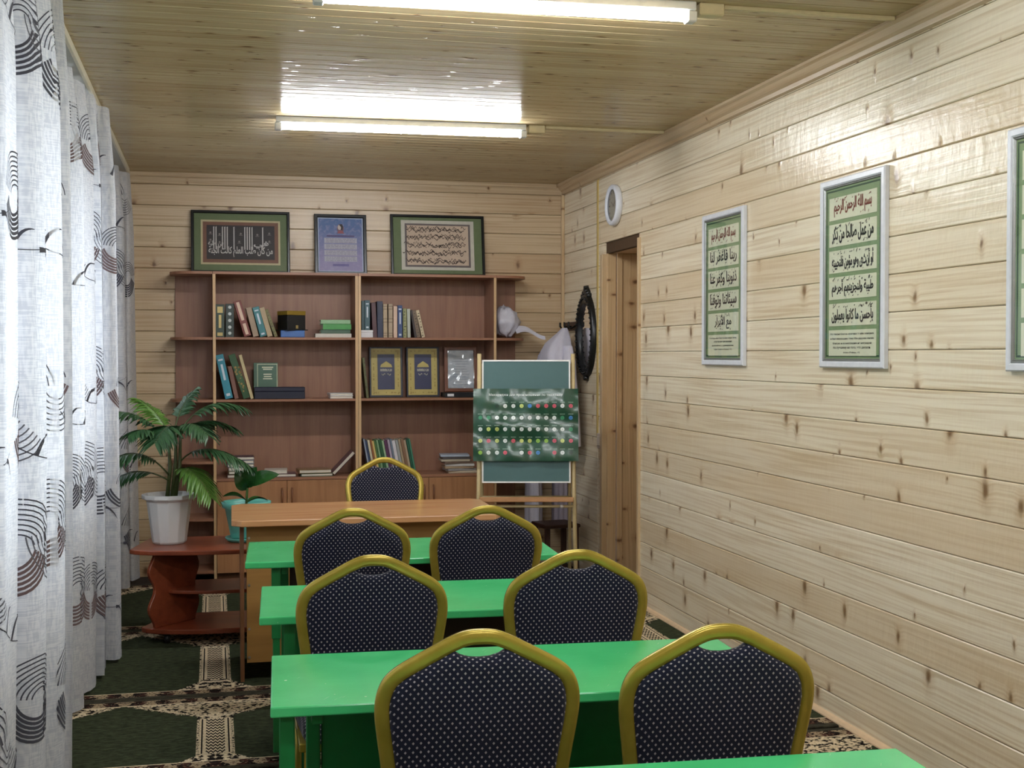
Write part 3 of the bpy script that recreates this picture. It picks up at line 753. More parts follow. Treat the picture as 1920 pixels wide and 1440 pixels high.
def wall_picture(yc, rows, russian, label, seed):
    t = thing('framed_calligraphy', label, 'picture', (XR - .001, yc, 1.447), -math.pi / 2, 'white framed calligraphy on the right wall')
    w, h = .525, .762; rg = random.Random(seed)
    m = MB(); ring_frame(m, w, h, [(0, 0), (0, -.016), (.005, -.021), (.022, -.021), (.026, -.017)]); m.build('frame', M_fwhite, t, fixn=False)
    m = MB(); ring_frame(m, w, h, [(.026, -.017), (.029, -.019), (.032, -.0155), (.035, -.017), (.038, -.0105)]); m.build('frame_bead', M_silver, t, fixn=False)
    mt = MB().box(-w / 2 + .036, w / 2 - .036, -.010, -.002, .036, h - .036).build('mat_board', M_mat, t)
    m = MB()
    ring_frame(m, w - .088, h - .088, [(0, -.0106), (.007, -.0106)]); m.v = [(p[0], p[1], p[2] + .044) for p in m.v]; m.build('mat_line', M_matd, mt, fixn=False)
    pw = .385; zt = h - .075; ph = .0905; gap = .0165
    for k, tx in enumerate(rows):
        z1 = zt - k * (ph + gap); z0 = z1 - ph
        p = MB().box(-pw / 2, pw / 2, -.0116, -.0098, z0, z1).build('text_panel', M_cream, t)
        ink = M_inkr if k == 0 else M_ink
        ww = pw - .05 if k else pw - .08
        if len(tx) < 12: ww = pw * .55
        lettering('calligraphy', arabic(tx), ww, ph - .022, ink, p, 0, -.0121, (z0 + z1) / 2, 3, .012, heavy=.0022)
        m = MB(); marks(m, -ww / 2, ww / 2 - .01, z0, z1, -.0123, rg, 26 if k else 18); m.build('vowel_marks', ink, p, fixn=False)
    z1 = zt - len(rows) * (ph + gap); z0 = z1 - .104
    p = MB().box(-pw / 2, pw / 2, -.0116, -.0098, z0, z1).build('text_panel', M_cream, t)
    for k, tx in enumerate(russian):
        last = k == len(russian) - 1
        lettering('translation_line', tx, min(pw - .03, len(tx) * (.0098 if not last else .0075)), .0105 if not last else .008, M_ink, p, 0, -.0121, z1 - .017 - k * .0185, 1, .012)
    MB().box(-w / 2 + .038, w / 2 - .038, -.0150, -.0140, .038, h - .038).build('glass', M_glass, t)
    return t
BSM = 'بسم الله الرحمن الرحيم'
wall_picture(5.935, [BSM, 'ربنا فاغفر لنا', 'ذنوبنا وكفر عنا', 'سيئاتنا وتوفنا', 'مع الأبرار'],
             ['Господь наш! Прости нам наши грехи,', 'отпусти нам прегрешения', 'и упокой нас с праведниками.', '(сура «Семейство Имрана», 193)'],
             'smaller-looking white framed green calligraphy panel nearest the doorway', 3)
wall_picture(4.622, [BSM, 'من عمل صالحا من ذكر', 'أو أنثى وهو مؤمن فلنحيينه', 'طيبة ولنجزينهم أجرهم', 'بأحسن ما كانوا يعملون'],
             ['Кто творил благое, мужчина то или женщина,', 'и был верующим, тому Мы даруем жизнь', 'благую и вознаградим их наградой', 'по лучшему из того, что делали.', '(сура «Пчёлы», 97)'],
             'white framed green calligraphy panel in the middle of the pine wall, whole in view', 4)
wall_picture(3.34, [BSM, 'من عمل صالحا من ذكر', 'ربنا فاغفر لنا', 'طيبة ولنجزينهم أجرهم', 'مع الأبرار'], ['Господь наш! Прости нам', '(сура 3, 193)'],
             'white framed green panel cut off by the right edge of the photo', 5)

def leaning_picture(name, xc, w, h, label, fw=.022, tilt=8.0, y=8.845, z=ZT, group='black framed pictures on the bookcase'):
    t = thing(name, label, 'picture', (xc, y, z + .001), 0, group); t.rotation_euler = (R(-tilt), 0, 0)
    m = MB(); ring_frame(m, w, h, [(0, .012), (0, -.008), (.004, -.011), (fw - .005, -.011), (fw, -.004)]); m.build('frame', M_blackf, t, fixn=False)
    MB().box(-w / 2 + .004, w / 2 - .004, .003, .011, .004, h - .004).build('back_board', M_backing, t)
    return t
def sheet(t, name, x0, x1, z0, z1, y, mat): return MB().box(x0, x1, y, y + .0008, z0, z1).build(name, mat, t)
# picture 1: white thuluth lettering with tall shafts on a dark ground
t = leaning_picture('framed_calligraphy', .185, .655, .432, 'black framed dark calligraphy with tall white strokes and green mat, left on the bookcase', .02)
sheet(t, 'mat_board', -.31, .31, .018, .414, .0015, flat((96, 112, 76), .6)); sheet(t, 'mat_edge', -.263, .263, .062, .368, .0006, flat((190, 178, 140), .6))
sheet(t, 'print_border', -.25, .25, .075, .355, -.0003, flat((120, 82, 66), .6)); g = sheet(t, 'print_ground', -.225, .225, .098, .332, -.0012, flat((48, 44, 50), .6))
M_pale = flat((196, 192, 186), .6)
m = MB()
for x in (-.178, -.163, -.121, -.105, -.089, -.045, .027, .043, .059, .075, .146):
    m.box(x - .0035, x + .0035, -.0022, -.0014, .165, .318)
    m.add([(x - .006, -.0022, .318), (x + .004, -.0022, .324), (x + .004, -.0022, .312)], [(0, 1, 2)])
m.build('tall_strokes', M_pale, g, fixn=False)
lettering('calligraphy', arabic('من كان طلب العلم كانت الجنة'), .425, .075, M_pale, g, 0, -.0026, .150, 3, .02)
lettering('calligraphy', arabic('في طلبه'), .10, .05, M_pale, g, -.165, -.0026, .200, 3, .02)
lettering('calligraphy', arabic('في'), .10, .05, M_pale, g, .135, -.0026, .200, 3, .02)
m = MB(); rg = random.Random(5)
for x, z in ((-.2, .28), (-.14, .27), (0, .275), (.11, .27), (.19, .28), (-.2, .23), (.19, .225), (-.14, .215), (-.01, .22)):
    m.cyl((x, -.002, z), (x, -.0024, z), .007, n=8); m.box(x - .012, x + .012, -.0024, -.002, z - .012, z - .009)
m.build('ornaments', flat((128, 120, 116), .6), g, fixn=False)
MB().box(-.306, .306, -.006, -.005, .021, .411).build('glass', M_glass, t)
# picture 2: blue sheet with a small portrait and four text blocks
t = leaning_picture('framed_print', .858, .358, .425, 'small upright black framed blue print with text blocks, middle on the bookcase', .024)
def blue_sheet():
    t = NT('blue_printed_sheet'); p = t.sep(t.n('ShaderNodeTexCoord').outputs['Object'])
    nz = t.noise(t.vec(t.m('MULTIPLY', p[0], 40.0), t.m('MULTIPLY', p[2], 40.0)), 1.0, 3.0)
    a = t.mix(t.ramp(p[2], .06, .40), srgb(140, 132, 172), srgb(72, 104, 154))
    t.set(col=t.mix(t.ramp(nz, .45, .7, 0, .35), a, srgb(170, 160, 190)), rough=.5); return t.mat
sheet(t, 'sheet_margin', -.158, .158, .020, .405, .0016, flat((178, 190, 212), .5))
s = MB().box(-.148, .148, .0006, .0014, .030, .395).build('printed_sheet', blue_sheet(), t)
for k in range(4):
    z = .242 - k * .043
    b = sheet(s, 'text_block', -.112, .112, z - .018, z + .018, -.0003, flat((176, 174, 186), .6))
    m = MB()
    for q in range(3):
        x = -.10
        while x < .10:
            l = rg.uniform(.008, .03); m.box(x, min(x + l, .104), -.0009, -.0005, z - .012 + q * .011, z - .0095 + q * .011); x += l + .006
    m.build('text_lines', flat((110, 108, 130), .6), b, fixn=False)
m = MB(); m.prism([(.03 * math.cos(a) * .8, .325 + .034 * math.sin(a)) for a in [R(q) for q in range(0, 360, 20)]], -.0006, .0002, 'y'); m.build('portrait_oval', flat((120, 92, 110), .6), s)
m = MB(); m.prism([(-.006 + .013 * math.cos(a), .335 + .018 * math.sin(a)) for a in [R(q) for q in range(0, 360, 30)]], -.0014, -.0007, 'y'); m.build('portrait_face', flat((196, 182, 172), .6), s)
m = MB(); m.prism([(-.008, .356), (.012, .358), (.018, .34), (.014, .312), (.004, .318), (.004, .338), (-.006, .348)], -.0022, -.0015, 'y'); m.build('portrait_shade', flat((44, 40, 48), .6), s)
m = MB(); m.prism([(-.026, .292), (.026, .292), (.014, .312), (-.008, .312)], -.0014, -.0007, 'y'); m.build('portrait_shoulders', flat((150, 84, 92), .6), s)
sheet(s, 'title_band', -.095, .095, .268, .280, -.0003, flat((84, 76, 120), .6)); sheet(s, 'footer_band', -.055, .055, .062, .078, -.0003, flat((104, 96, 150), .6))
MB().box(-.156, .156, -.006, -.005, .022, .403).build('glass', M_glass, t)
# picture 3: sheet of close black script
t = leaning_picture('framed_script', 1.537, .665, .437, 'wide black framed sheet of close dark script with pale mat, right on the bookcase', .019)
sheet(t, 'mat_board', -.314, .314, .017, .420, .0016, flat((98, 114, 76), .6)); sheet(t, 'sheet_margin', -.258, .258, .045, .398, .0007, flat((198, 194, 180), .6))
sheet(t, 'ruled_border', -.232, .232, .066, .375, -.0001, flat((106, 96, 96), .6)); s = sheet(t, 'script_sheet', -.218, .218, .080, .362, -.0010, flat((200, 178, 156), .6))
m = MB(); rg = random.Random(11)
for row in range(5):
    z = .335 - row * .056; x = .20
    while x > -.205:
        l = rg.uniform(.02, .05); a0 = rg.uniform(0, 6); zz = z + rg.uniform(-.014, .014)
        pts = [(x - l * q / 7, zz + rg.uniform(.006, .012) * math.sin(a0 + q * .9)) for q in range(8)]
        for (xa, za), (xb, zb) in zip(pts, pts[1:]):
            wd = rg.uniform(.0016, .0042)
            m.add([(xa, -.0016, za + wd), (xb, -.0016, zb + wd), (xb, -.0016, zb - wd), (xa, -.0016, za - wd)], [(0, 1, 2, 3)])
        x -= l * rg.uniform(.25, .45)
m.build('script', flat((64, 52, 50), .7), s, fixn=False)
MB().box(-.312, .312, -.006, -.005, .019, .418).build('glass', M_glass, t)

# ------------------------------------------------------------------ books and things on the shelves
M_page = flat((214, 206, 190), .8)
SHZ = {1: ZS[1], 0: ZS[0], -1: ZC}
SHN = {1: 'books on the upper shelves', 0: 'books on the middle shelves', -1: 'books on the cupboard tops'}
def upright_book(sh, x, th, h, a, col, sty, label, y=8.635, dp=.155, z=None):
    t = thing('book', label, 'book', (x, y, (SHZ[sh] if z is None else z) + .0005), 0, SHN[sh]); t.rotation_euler = (0, R(-a), 0)
    cv = flat(col, .4); e = min(.004, th * .2)
    MB().box(0, th, 0, e, 0, h).box(0, e, e, dp, 0, h).box(th - e, th, e, dp, 0, h).build('cover', cv, t, min(.0015, e * .3))
    MB().box(e + .0002, th - e - .0002, e + .0002, dp - .006, .004, h - .005).build('pages', M_page, t)
    m = MB(); mt = None
    if sty == 'gold':
        mt = flat((168, 150, 96), .35, .4); m.box(th * .2, th * .8, -.0006, 0, h * .74, h * .93).box(th * .35, th * .65, -.0006, 0, h * .28, h * .68).box(th * .2, th * .8, -.0006, 0, h * .04, h * .14)
    elif sty == 'dots':
        mt = flat((160, 164, 160), .35, .3)
        for q in (.12, .3, .5, .7, .9): m.cyl((th / 2, 0, h * q), (th / 2, -.0006, h * q), th * .2, n=12)
    elif sty == 'white':
        mt = flat((196, 206, 214), .45); m.box(th * .2, th * .8, -.0006, 0, h * .86, h * .9).box(th * .36, th * .64, -.0006, 0, h * .42, h * .78).box(th * .25, th * .75, -.0006, 0, h * .06, h * .12)
    elif sty == 'red':
        mt = flat((206, 176, 152), .4); m.box(th * .3, th * .72, -.0006, 0, h * .45, h * .96).box(th * .3, th * .72, -.0006, 0, h * .05, h * .36)
    elif sty == 'bands':
        mt = flat((104, 84, 64), .5)
        for q in (.05, .12, .45, .55, .84, .92): m.box(0, th, -.0006, 0, h * q, h * q + .004)
    elif sty == 'speck':
        mt = flat((74, 64, 44), .5); rg = random.Random(int(x * 1000))
        for q in range(9): m.box(th * rg.uniform(.1, .4), th * rg.uniform(.5, .9), -.0006, 0, h * (.06 + .1 * q), h * (.06 + .1 * q) + rg.uniform(.003, .009))
    elif sty == 'floral':
        mt = flat((150, 118, 58), .45); rg = random.Random(2)
        for q in range(16):
            xx, zz, r = th * rg.uniform(.15, .85), h * rg.uniform(.08, .72), th * rg.uniform(.08, .2)
            m.cyl((xx, 0, zz), (xx, -.0006, zz), r, n=7)
    if mt: m.build('spine_print', mt, t, fixn=False)
    return t
UPRIGHT = [
    (1, 0.015, 0.057, 0.215, -0.3, (30, 52, 38), 'gold', 'thick dark green book with gold spine panels at the far left of the upper shelf') ,
    (1, 0.079, 0.054, 0.219, -0.3, (20, 38, 30), 'dots', 'dark green book with round silver spine marks, second on the upper left shelf') ,
    (1, 0.2, 0.047, 0.242, 16.6, (112, 44, 34), 'red', 'red-brown leaning book with a pale spine on the upper left shelf') ,
    (1, 0.258, 0.037, 0.198, 13.9, (150, 128, 104), '', 'beige-grey leaning book left of the teal one, upper left shelf') ,
    (1, 0.304, 0.044, 0.201, 15.0, (44, 112, 116), 'white', 'teal leaning book on the upper left shelf') ,
    (1, 0.352, 0.033, 0.199, 15.9, (168, 146, 112), '', 'light tan leaning book right of the teal one, upper left shelf') ,
    (1, 0.397, 0.021, 0.191, 19.5, (104, 100, 48), 'speck', 'thin olive speckled leaning book beside the black cube model') ,
    (0, 0.076, 0.05, 0.296, 12.2, (44, 128, 146), 'white', 'turquoise leaning book with white title at the far left of the middle shelf') ,
    (0, 0.136, 0.027, 0.22, 11.8, (112, 74, 60), '', 'thin brown leaning book next to the turquoise one, middle left shelf') ,
    (0, 0.194, 0.044, 0.305, 18.9, (34, 74, 36), 'floral', 'tall green and gold floral book leaning on the middle left shelf') ,
    (0, 0.24, 0.02, 0.3, 14.9, (190, 172, 128), '', 'cream leaning book right of the floral one, middle left shelf') ,
    (1, 1.05, 0.03, 0.236, 2.8, (74, 40, 46), '', 'maroon book beside the white box on the upper right shelf') ,
    (1, 1.082, 0.038, 0.245, 0.8, (26, 34, 62), '', 'thick navy book on the upper right shelf') ,
    (1, 1.122, 0.027, 0.227, 0.5, (172, 150, 120), 'bands', 'first of two matching ornate beige books, nearer the navy one') ,
    (1, 1.156, 0.028, 0.228, -0.1, (168, 148, 122), 'bands', 'second of two matching ornate beige books, nearer the pink one') ,
    (1, 1.19, 0.026, 0.213, 0.0, (208, 178, 158), 'red', 'pale pink book with dark marks on the upper right shelf') ,
    (1, 1.22, 0.031, 0.219, 0.2, (44, 66, 112), 'white', 'blue book with pale blue bands on the upper right shelf') ,
    (1, 1.256, 0.024, 0.198, 0.2, (140, 142, 96), 'speck', 'light olive book on the upper right shelf') ,
    (1, 1.286, 0.021, 0.196, 1.0, (176, 180, 164), '', 'whitish thin book on the upper right shelf') ,
    (1, 1.335, 0.015, 0.189, 9.5, (44, 32, 32), '', 'dark leaning book on the upper right shelf') ,
    (1, 1.351, 0.025, 0.188, 10.2, (112, 92, 74), 'speck', 'brown leaning book near the right end of the upper right row') ,
    (1, 1.385, 0.022, 0.189, 12.8, (196, 178, 146), 'speck', 'beige leaning book, last of the upper right row') ,
    (-1, 1.025, 0.01, 0.247, 10.2, (150, 160, 176), '', 'thin pale blue booklet in the leaning row behind the teacher chair') ,
    (-1, 1.037, 0.014, 0.236, 10.7, (44, 60, 92), '', 'thin navy booklet in the leaning row behind the teacher chair') ,
    (-1, 1.053, 0.015, 0.24, 10.5, (206, 194, 164), '', 'thin cream booklet in the leaning row behind the teacher chair') ,
    (-1, 1.07, 0.013, 0.244, 10.4, (140, 84, 44), '', 'thin orange-brown booklet in the leaning row behind the teacher chair') ,
    (-1, 1.084, 0.013, 0.234, 10.8, (206, 180, 110), '', 'thin yellowish booklet in the leaning row behind the teacher chair') ,
    (-1, 1.099, 0.011, 0.238, 10.7, (74, 112, 60), '', 'thin leaf green booklet in the leaning row behind the teacher chair') ,
    (-1, 1.112, 0.014, 0.241, 10.5, (118, 150, 110), '', 'thin light green booklet in the leaning row behind the teacher chair') ,
    (-1, 1.128, 0.021, 0.243, 10.4, (30, 84, 48), '', 'thin dark green booklet in the leaning row behind the teacher chair') ,
    (-1, 1.151, 0.013, 0.235, 10.8, (150, 180, 140), '', 'thin mint booklet in the leaning row behind the teacher chair') ,
    (-1, 1.165, 0.021, 0.237, 10.7, (84, 44, 78), '', 'thin plum booklet in the leaning row behind the teacher chair') ,
    (-1, 1.188, 0.015, 0.241, 10.5, (170, 156, 172), '', 'thin lilac booklet in the leaning row behind the teacher chair') ,
    (-1, 1.205, 0.013, 0.245, 10.4, (110, 122, 136), '', 'thin slate booklet in the leaning row behind the teacher chair') ,
    (-1, 1.22, 0.021, 0.234, 10.8, (206, 202, 206), '', 'thin white booklet in the leaning row behind the teacher chair') ,
    (-1, 1.243, 0.018, 0.238, 10.7, (150, 152, 148), '', 'thin grey booklet in the leaning row behind the teacher chair') ,
    (-1, 1.263, 0.014, 0.243, 10.5, (160, 140, 112), '', 'thin tan booklet in the leaning row behind the teacher chair') ,
    (-1, 1.279, 0.021, 0.245, 10.4, (128, 96, 70), '', 'thin brown booklet in the leaning row behind the teacher chair') ,
    (-1, 1.301, 0.014, 0.237, 10.8, (170, 150, 124), '', 'thin sand booklet in the leaning row behind the teacher chair') ,
    (-1, 1.318, 0.014, 0.24, 10.7, (20, 84, 62), '', 'thin bottle green booklet in the leaning row behind the teacher chair') ,
    (-1, 1.334, 0.012, 0.244, 10.6, (60, 122, 96), '', 'thin sea green booklet in the leaning row behind the teacher chair') ,
]
for b in UPRIGHT: upright_book(*b)
def flat_book(x0, x1, z0, z1, col, label, y=8.63, dp=.16, rz=0.0, spine=False, group='books on the cupboard tops'):
    """book lying flat, page edges (or spine) to the front"""
    w = x1 - x0; h = z1 - z0; e = min(.0035, h * .18)
    t = thing('book', label, 'book', ((x0 + x1) / 2, y + dp / 2, z0), R(rz), group)
    m = MB().box(-w / 2, w / 2, -dp / 2, dp / 2, 0, e).box(-w / 2, w / 2, -dp / 2, dp / 2, h - e, h)
    if spine: m.box(-w / 2, w / 2, -dp / 2, -dp / 2 + e, e, h - e)
    else: m.box(-w / 2, -w / 2 + e, -dp / 2, dp / 2, e, h - e)
    m.build('cover', flat(col, .35), t, .0006)
    MB().box(-w / 2 + e + .0003, w / 2 - .004, -dp / 2 + (e + .0003 if spine else .003), dp / 2 - .003, e + .0002, h - e - .0002).build('pages', M_page, t)
    return t
U1 = ZS[1] + .0005; U0 = ZS[0] + .0005; UC = ZC + .0005
G1, G0 = 'books on the upper shelves', 'books on the middle shelves'
flat_book(.665, .905, U1, U1 + .026, (196, 190, 178), 'white book at the bottom of the green stack, upper left shelf', spine=True, group=G1, dp=.17)
flat_book(.700, .898, U1 + .0265, U1 + .052, (34, 74, 48), 'dark green book second from the bottom of the stack, upper left shelf', spine=True, group=G1)
flat_book(.712, .902, U1 + .0525, U1 + .090, (62, 140, 66), 'bright green book in the flat stack on the upper left shelf', spine=True, group=G1, rz=2)
flat_book(.702, .900, U1 + .0905, U1 + .118, (134, 172, 128), 'pale green book on top of the stack, upper left shelf', spine=True, group=G1, rz=-1)
# black cube model with gold band on a blue box
b = MB().box(.437, .595, 8.64, 8.78, U1, U1 + .046).build('box', flat((52, 96, 160), .4), None, .003); tag(b, 'flat blue box under the black cube model', 'box')
t = thing('cube_model', 'small black cube model with a gold top band on the upper left shelf', 'ornament', (.512, 8.715, U1 + .0465), R(26))
MB().box(-.068, .068, -.068, .068, 0, .102).build('cube_body', flat((16, 16, 18), .5), t, .002)
MB().box(-.0695, .0695, -.0695, .0695, .102, .130).build('gold_band', flat((150, 122, 44), .4, .3), t, .002)
MB().box(-.080, .080, -.080, .080, -.0002, .006).build('base', flat((24, 24, 26), .4), t, .001)
MB().box(-.006, .012, -.0705, -.068, .012, .034).build('door_ornament', flat((150, 130, 80), .4), t)
# middle left shelf
t = thing('book', 'dark green book standing face out behind the navy box, middle left shelf', 'book', (.345, 8.80, U0), 0, G0); t.rotation_euler = (R(-4), 0, 0)
MB().box(-.08, .08, 0, .004, 0, .240).box(-.08, -.076, .004, .028, 0, .240).box(-.08, .08, .028, .032, 0, .240).build('cover', flat((38, 84, 56), .4), t, .001)
MB().box(-.0755, .076, .0045, .0275, .004, .236).build('pages', M_page, t)
m = MB(); ring_frame(m, .136, .225, [(0, -.0007), (.006, -.0007)]); m.v = [(p[0] + .01, p[1], p[2] + .008) for p in m.v]; m.build('cover_border', flat((170, 180, 150), .5), t, fixn=False)
m = MB()
for q, wd in ((.205, .075), (.192, .06), (.158, .055), (.143, .05), (.128, .062)): m.box(.012 - wd / 2, .012 + wd / 2, -.0008, -.0002, q, q + .008)
m.build('cover_lettering', flat((206, 206, 180), .5), t, fixn=False)
b = thing('box', 'long dark navy box lying on the middle left shelf', 'box', (.432, 8.70, U0), R(-2))
MB().box(-.165, .165, -.07, .07, 0, .05).build('box_base', flat((22, 24, 44), .55), b, .003); MB().box(-.167, .165, -.072, .072, .0505, .078).build('lid', flat((24, 26, 48), .5), b, .003)
flat_book(.762, .915, U0, U0 + .018, (196, 190, 186), 'white booklet, lower of two at the right of the middle left shelf', group=G0)
flat_book(.758, .912, U0 + .0185, U0 + .036, (206, 204, 204), 'white booklet, upper of two at the right of the middle left shelf', group=G0, rz=3)
# upper right shelf: white box carrying two books
b = thing('box', 'small white box under two dark teal books on the upper right shelf', 'box', (1.010, 8.70, U1), 0)
MB().box(-.041, .041, -.065, .06, 0, .036).build('box_base', flat((214, 212, 214), .5), b, .002); MB().box(-.042, .042, -.066, .061, .0365, .050).build('lid', flat((222, 220, 222), .5), b, .002)
upright_book(1, .974, .020, .196, 0, (36, 66, 70), '', 'dark teal book on the white box, against the side panel', z=U1 + .0505)
upright_book(1, .996, .034, .200, 0, (52, 84, 92), 'white', 'dark teal book with pale spine mark on the white box', z=U1 + .0505)
# two cased navy books with gold borders
M_navy = flat((26, 32, 72), .4); M_goldp = flat((178, 160, 88), .45)
def cased(xc, label):
    t = thing('cased_book', label, 'book', (xc, 8.80, U0), 0, 'navy and gold cased books'); t.rotation_euler = (R(-5), 0, 0)
    MB().box(-.116, .116, 0, .036, 0, .350).build('case', flat((20, 22, 40), .4), t, .003)
    c = MB().box(-.104, .100, -.003, 0, .014, .338).build('cover_border', M_goldp, t, .001)
    m = MB(); rg = random.Random(3)
    for k in range(60):
        q = rg.random(); s = rg.choice((-1, 1))
        x, z = (s * .085 - .002, .02 + .31 * q) if k % 3 else (-.1 + .19 * q, .032 if s < 0 else .320)
        m.cyl((x, -.003, z), (x, -.0036, z), rg.uniform(.003, .006), n=6)
    m.build('border_ornament', flat((150, 130, 62), .5), c, fixn=False)['kind'] = 'stuff'
    p = MB().box(-.060, .058, -.005, -.003, .054, .298).build('cover_panel', M_navy, t, .0005)
    m = MB()
    m.prism([(-.042, .208), (.042, .208), (.036, .226), (.018, .238), (0, .250), (-.018, .238), (-.036, .226)], -.0062, -.0052, 'y')
    m.build('crest', M_goldp, p)
    m = MB(); rl = random.Random(8)
    for k in range(11):
        x = -.041 + k * .0075; m.box(x, x + .002, -.0058, -.0051, .180, .197)
        if rl.random() < .7: zz = rl.choice((.180, .188, .1945)); m.box(x + .002, x + .006, -.0058, -.0051, zz, zz + .0025)
        if rl.random() < .5: m.box(x + .0045, x + .006, -.0058, -.0051, .180, .195)
    m.build('lettering', flat((206, 200, 176), .5), p, fixn=False)['kind'] = 'stuff'
    m = MB()
    for s in (-1, 1):
        pts = [(s * (.006 + .026 * q / 6), -.0058, .158 + .006 * math.sin(q * 1.2)) for q in range(7)]; m.tube(pts, .0022, 5)
    m.build('flourish', flat((200, 194, 170), .5), p)
    return t
cased(1.163, 'navy book case with gold border and crest, left of two alike'); cased(1.420, 'navy book case with gold border and crest, right of two alike')
upright_book(0, 1.006, .016, .275, 6.0, (96, 98, 62), 'speck', 'thin olive book leaning at the left end of the middle right shelf')
t = thing('framed_certificate', 'brown framed certificate in shiny plastic beside the navy book cases', 'picture', (1.690, 8.815, U0 + .034), 0); t.rotation_euler = (R(-5), 0, 0)
m = MB(); ring_frame(m, .235, .318, [(0, .012), (0, -.008), (.005, -.011), (.022, -.011), (.026, -.003)]); m.build('frame', flat((112, 66, 44), .35), t, fixn=False)
MB().box(-.112, .112, .003, .011, .005, .313).build('back_board', M_backing, t)
s = sheet(t, 'certificate', -.094, .094, .024, .294, .0008, flat((176, 184, 192), .6)); m = MB()
for k in range(12): m.box(-.06 + (k % 3) * .01, .06 - (k % 4) * .008, -.0002, .0006, .05 + k * .018, .053 + k * .018)
m.build('text_lines', flat((128, 138, 150), .6), s, fixn=False)
# crumpled clear film over the certificate
t2 = NT('crinkled_film'); 
tr = t2.n('ShaderNodeBsdfTransparent'); gl = t2.n('ShaderNodeBsdfGlossy'); gl.inputs['Roughness'].default_value = .12; mx = t2.n('ShaderNodeMixShader'); mx.inputs[0].default_value = .12
t2.t.links.new(tr.outputs[0], mx.inputs[1]); t2.t.links.new(gl.outputs[0], mx.inputs[2]); t2.t.links.new(mx.outputs[0], t2.out.inputs['Surface'])
from mathutils import noise as mn
m = MB(); m.grid(lambda a, b: Vector((-.095 + .19 * a, -.006 - .006 * mn.noise(Vector((a * 5, b * 7, 3))) - .01 * a * (1 - b), .026 + .266 * b)), 16, 20); m.build('clear_film', t2.mat, t, fixn=False)
b = thing('black_stand', 'low black stand with a white tag under the certificate', 'stand', (1.66, 8.72, U0), 0)
MB().box(-.112, .12, -.06, .115, 0, .032).build('stand_body', flat((18, 20, 24), .4), b, .003); MB().box(-.095, -.05, -.061, -.0602, .008, .026).build('white_tag', flat((222, 222, 222), .5), b)
# cupboard top, left
cl = [((70, 48, 60), 'plum'), ((150, 156, 164), 'grey'), ((64, 80, 98), 'slate blue'), ((176, 170, 164), 'pale grey'), ((96, 92, 60), 'olive'), ((74, 44, 40), 'dark red')]
z = UC
for k, (c, nm) in enumerate(reversed(cl)):
    flat_book(.085 + .006 * (k % 3), .262 - .004 * (k % 2), z, z + .023, c, nm + ' book lying in the stack behind the palm fronds', rz=[0, 2, -2, 1, -3, 2][k]); z += .0235
flat_book(.300, .535, UC, UC + .022, (96, 62, 70), 'plum book lying flat under the white one on the cupboard top')
flat_book(.330, .480, UC + .0225, UC + .048, (198, 190, 176), 'white book lying on the plum one on the cupboard top', rz=-3)
flat_book(.562, .775, UC, UC + .020, (52, 84, 62), 'green book under the gilt brown one on the cupboard top', rz=3)
flat_book(.548, .765, UC + .0205, UC + .046, (128, 96, 56), 'brown gilt book lying flat before the propped maroon one', rz=4)
t = thing('book', 'maroon book propped slantwise against the side panel on the cupboard top', 'book', (.792, 8.66, UC + .0005), 0, 'books on the cupboard tops'); t.rotation_euler = (0, R(44), 0)
MB().box(-.026, -.022, 0, .15, 0, .205).box(-.004, 0, 0, .15, 0, .205).box(-.022, -.004, .146, .15, 0, .205).build('cover', flat((82, 50, 58), .4), t, .001)
MB().box(-.0215, -.0045, .003, .1455, .004, .2).build('pages', M_page, t)
# magazines, right
rg = random.Random(9); z = UC
for k, (nm, c) in enumerate([('cream', (196, 184, 160)), ('grey', (150, 148, 146)), ('tan', (168, 146, 118)), ('white', (206, 204, 200)), ('brown', (112, 92, 78)), ('beige', (184, 172, 150)), ('dark', (84, 78, 76)), ('pale blue', (168, 178, 190))]):
    o = MB().box(-.10, .10, -.075, .075, 0, .0155).build('magazine', flat(c, .4), None, .002)
    o.location = (1.672 - .008 * k + rg.uniform(-.012, .012), 8.715, z); o.rotation_euler = (0, 0, R(rg.uniform(-9, 9))); z += .016
    tag(o, nm + ' magazine in the untidy pile beside the easel', 'magazine', 'magazines on the cupboard top')
# white plastic bag on the right end shelf
def crumple(a, b):
    th = 2 * math.pi * a; ph = math.pi * (b - .5); r = 1 + .30 * mn.noise(Vector((math.cos(th) * 2.2, math.sin(th) * 2.2, b * 5))) + .12 * mn.noise(Vector((math.cos(th) * 6, math.sin(th) * 6, b * 13)))
    top = max(0, math.sin(ph))
    return Vector((r * .085 * math.cos(ph) * math.cos(th) - .02 * top, r * .09 * math.cos(ph) * math.sin(th), .095 + r * .10 * math.sin(ph)))
t = thing('plastic_bag', 'crumpled white plastic bag on the right end shelf, its tail hanging over', 'bag', (2.000, 8.735, U1), 0)
M_bag = flat((206, 204, 214), .35)
m = MB(); m.grid(crumple, 28, 16); zmin = min(p[2] for p in m.v); m.v = [(p[0], p[1], p[2] - zmin) for p in m.v]; m.build('bag_body', M_bag, t, fixn=False)
m = MB(); m.grid(lambda a, b: Vector((.05 + .20 * a, -.05 + .07 * (b - .5) * (1.2 - a) - .06 * a + .012 * mn.noise(Vector((a * 6, b * 4, 1))), .055 + .02 * math.sin(a * 5) - .035 * a + .05 * (b - .5) * (1 - .5 * a))), 14, 6); m.build('bag_tail', M_bag, t, fixn=False)

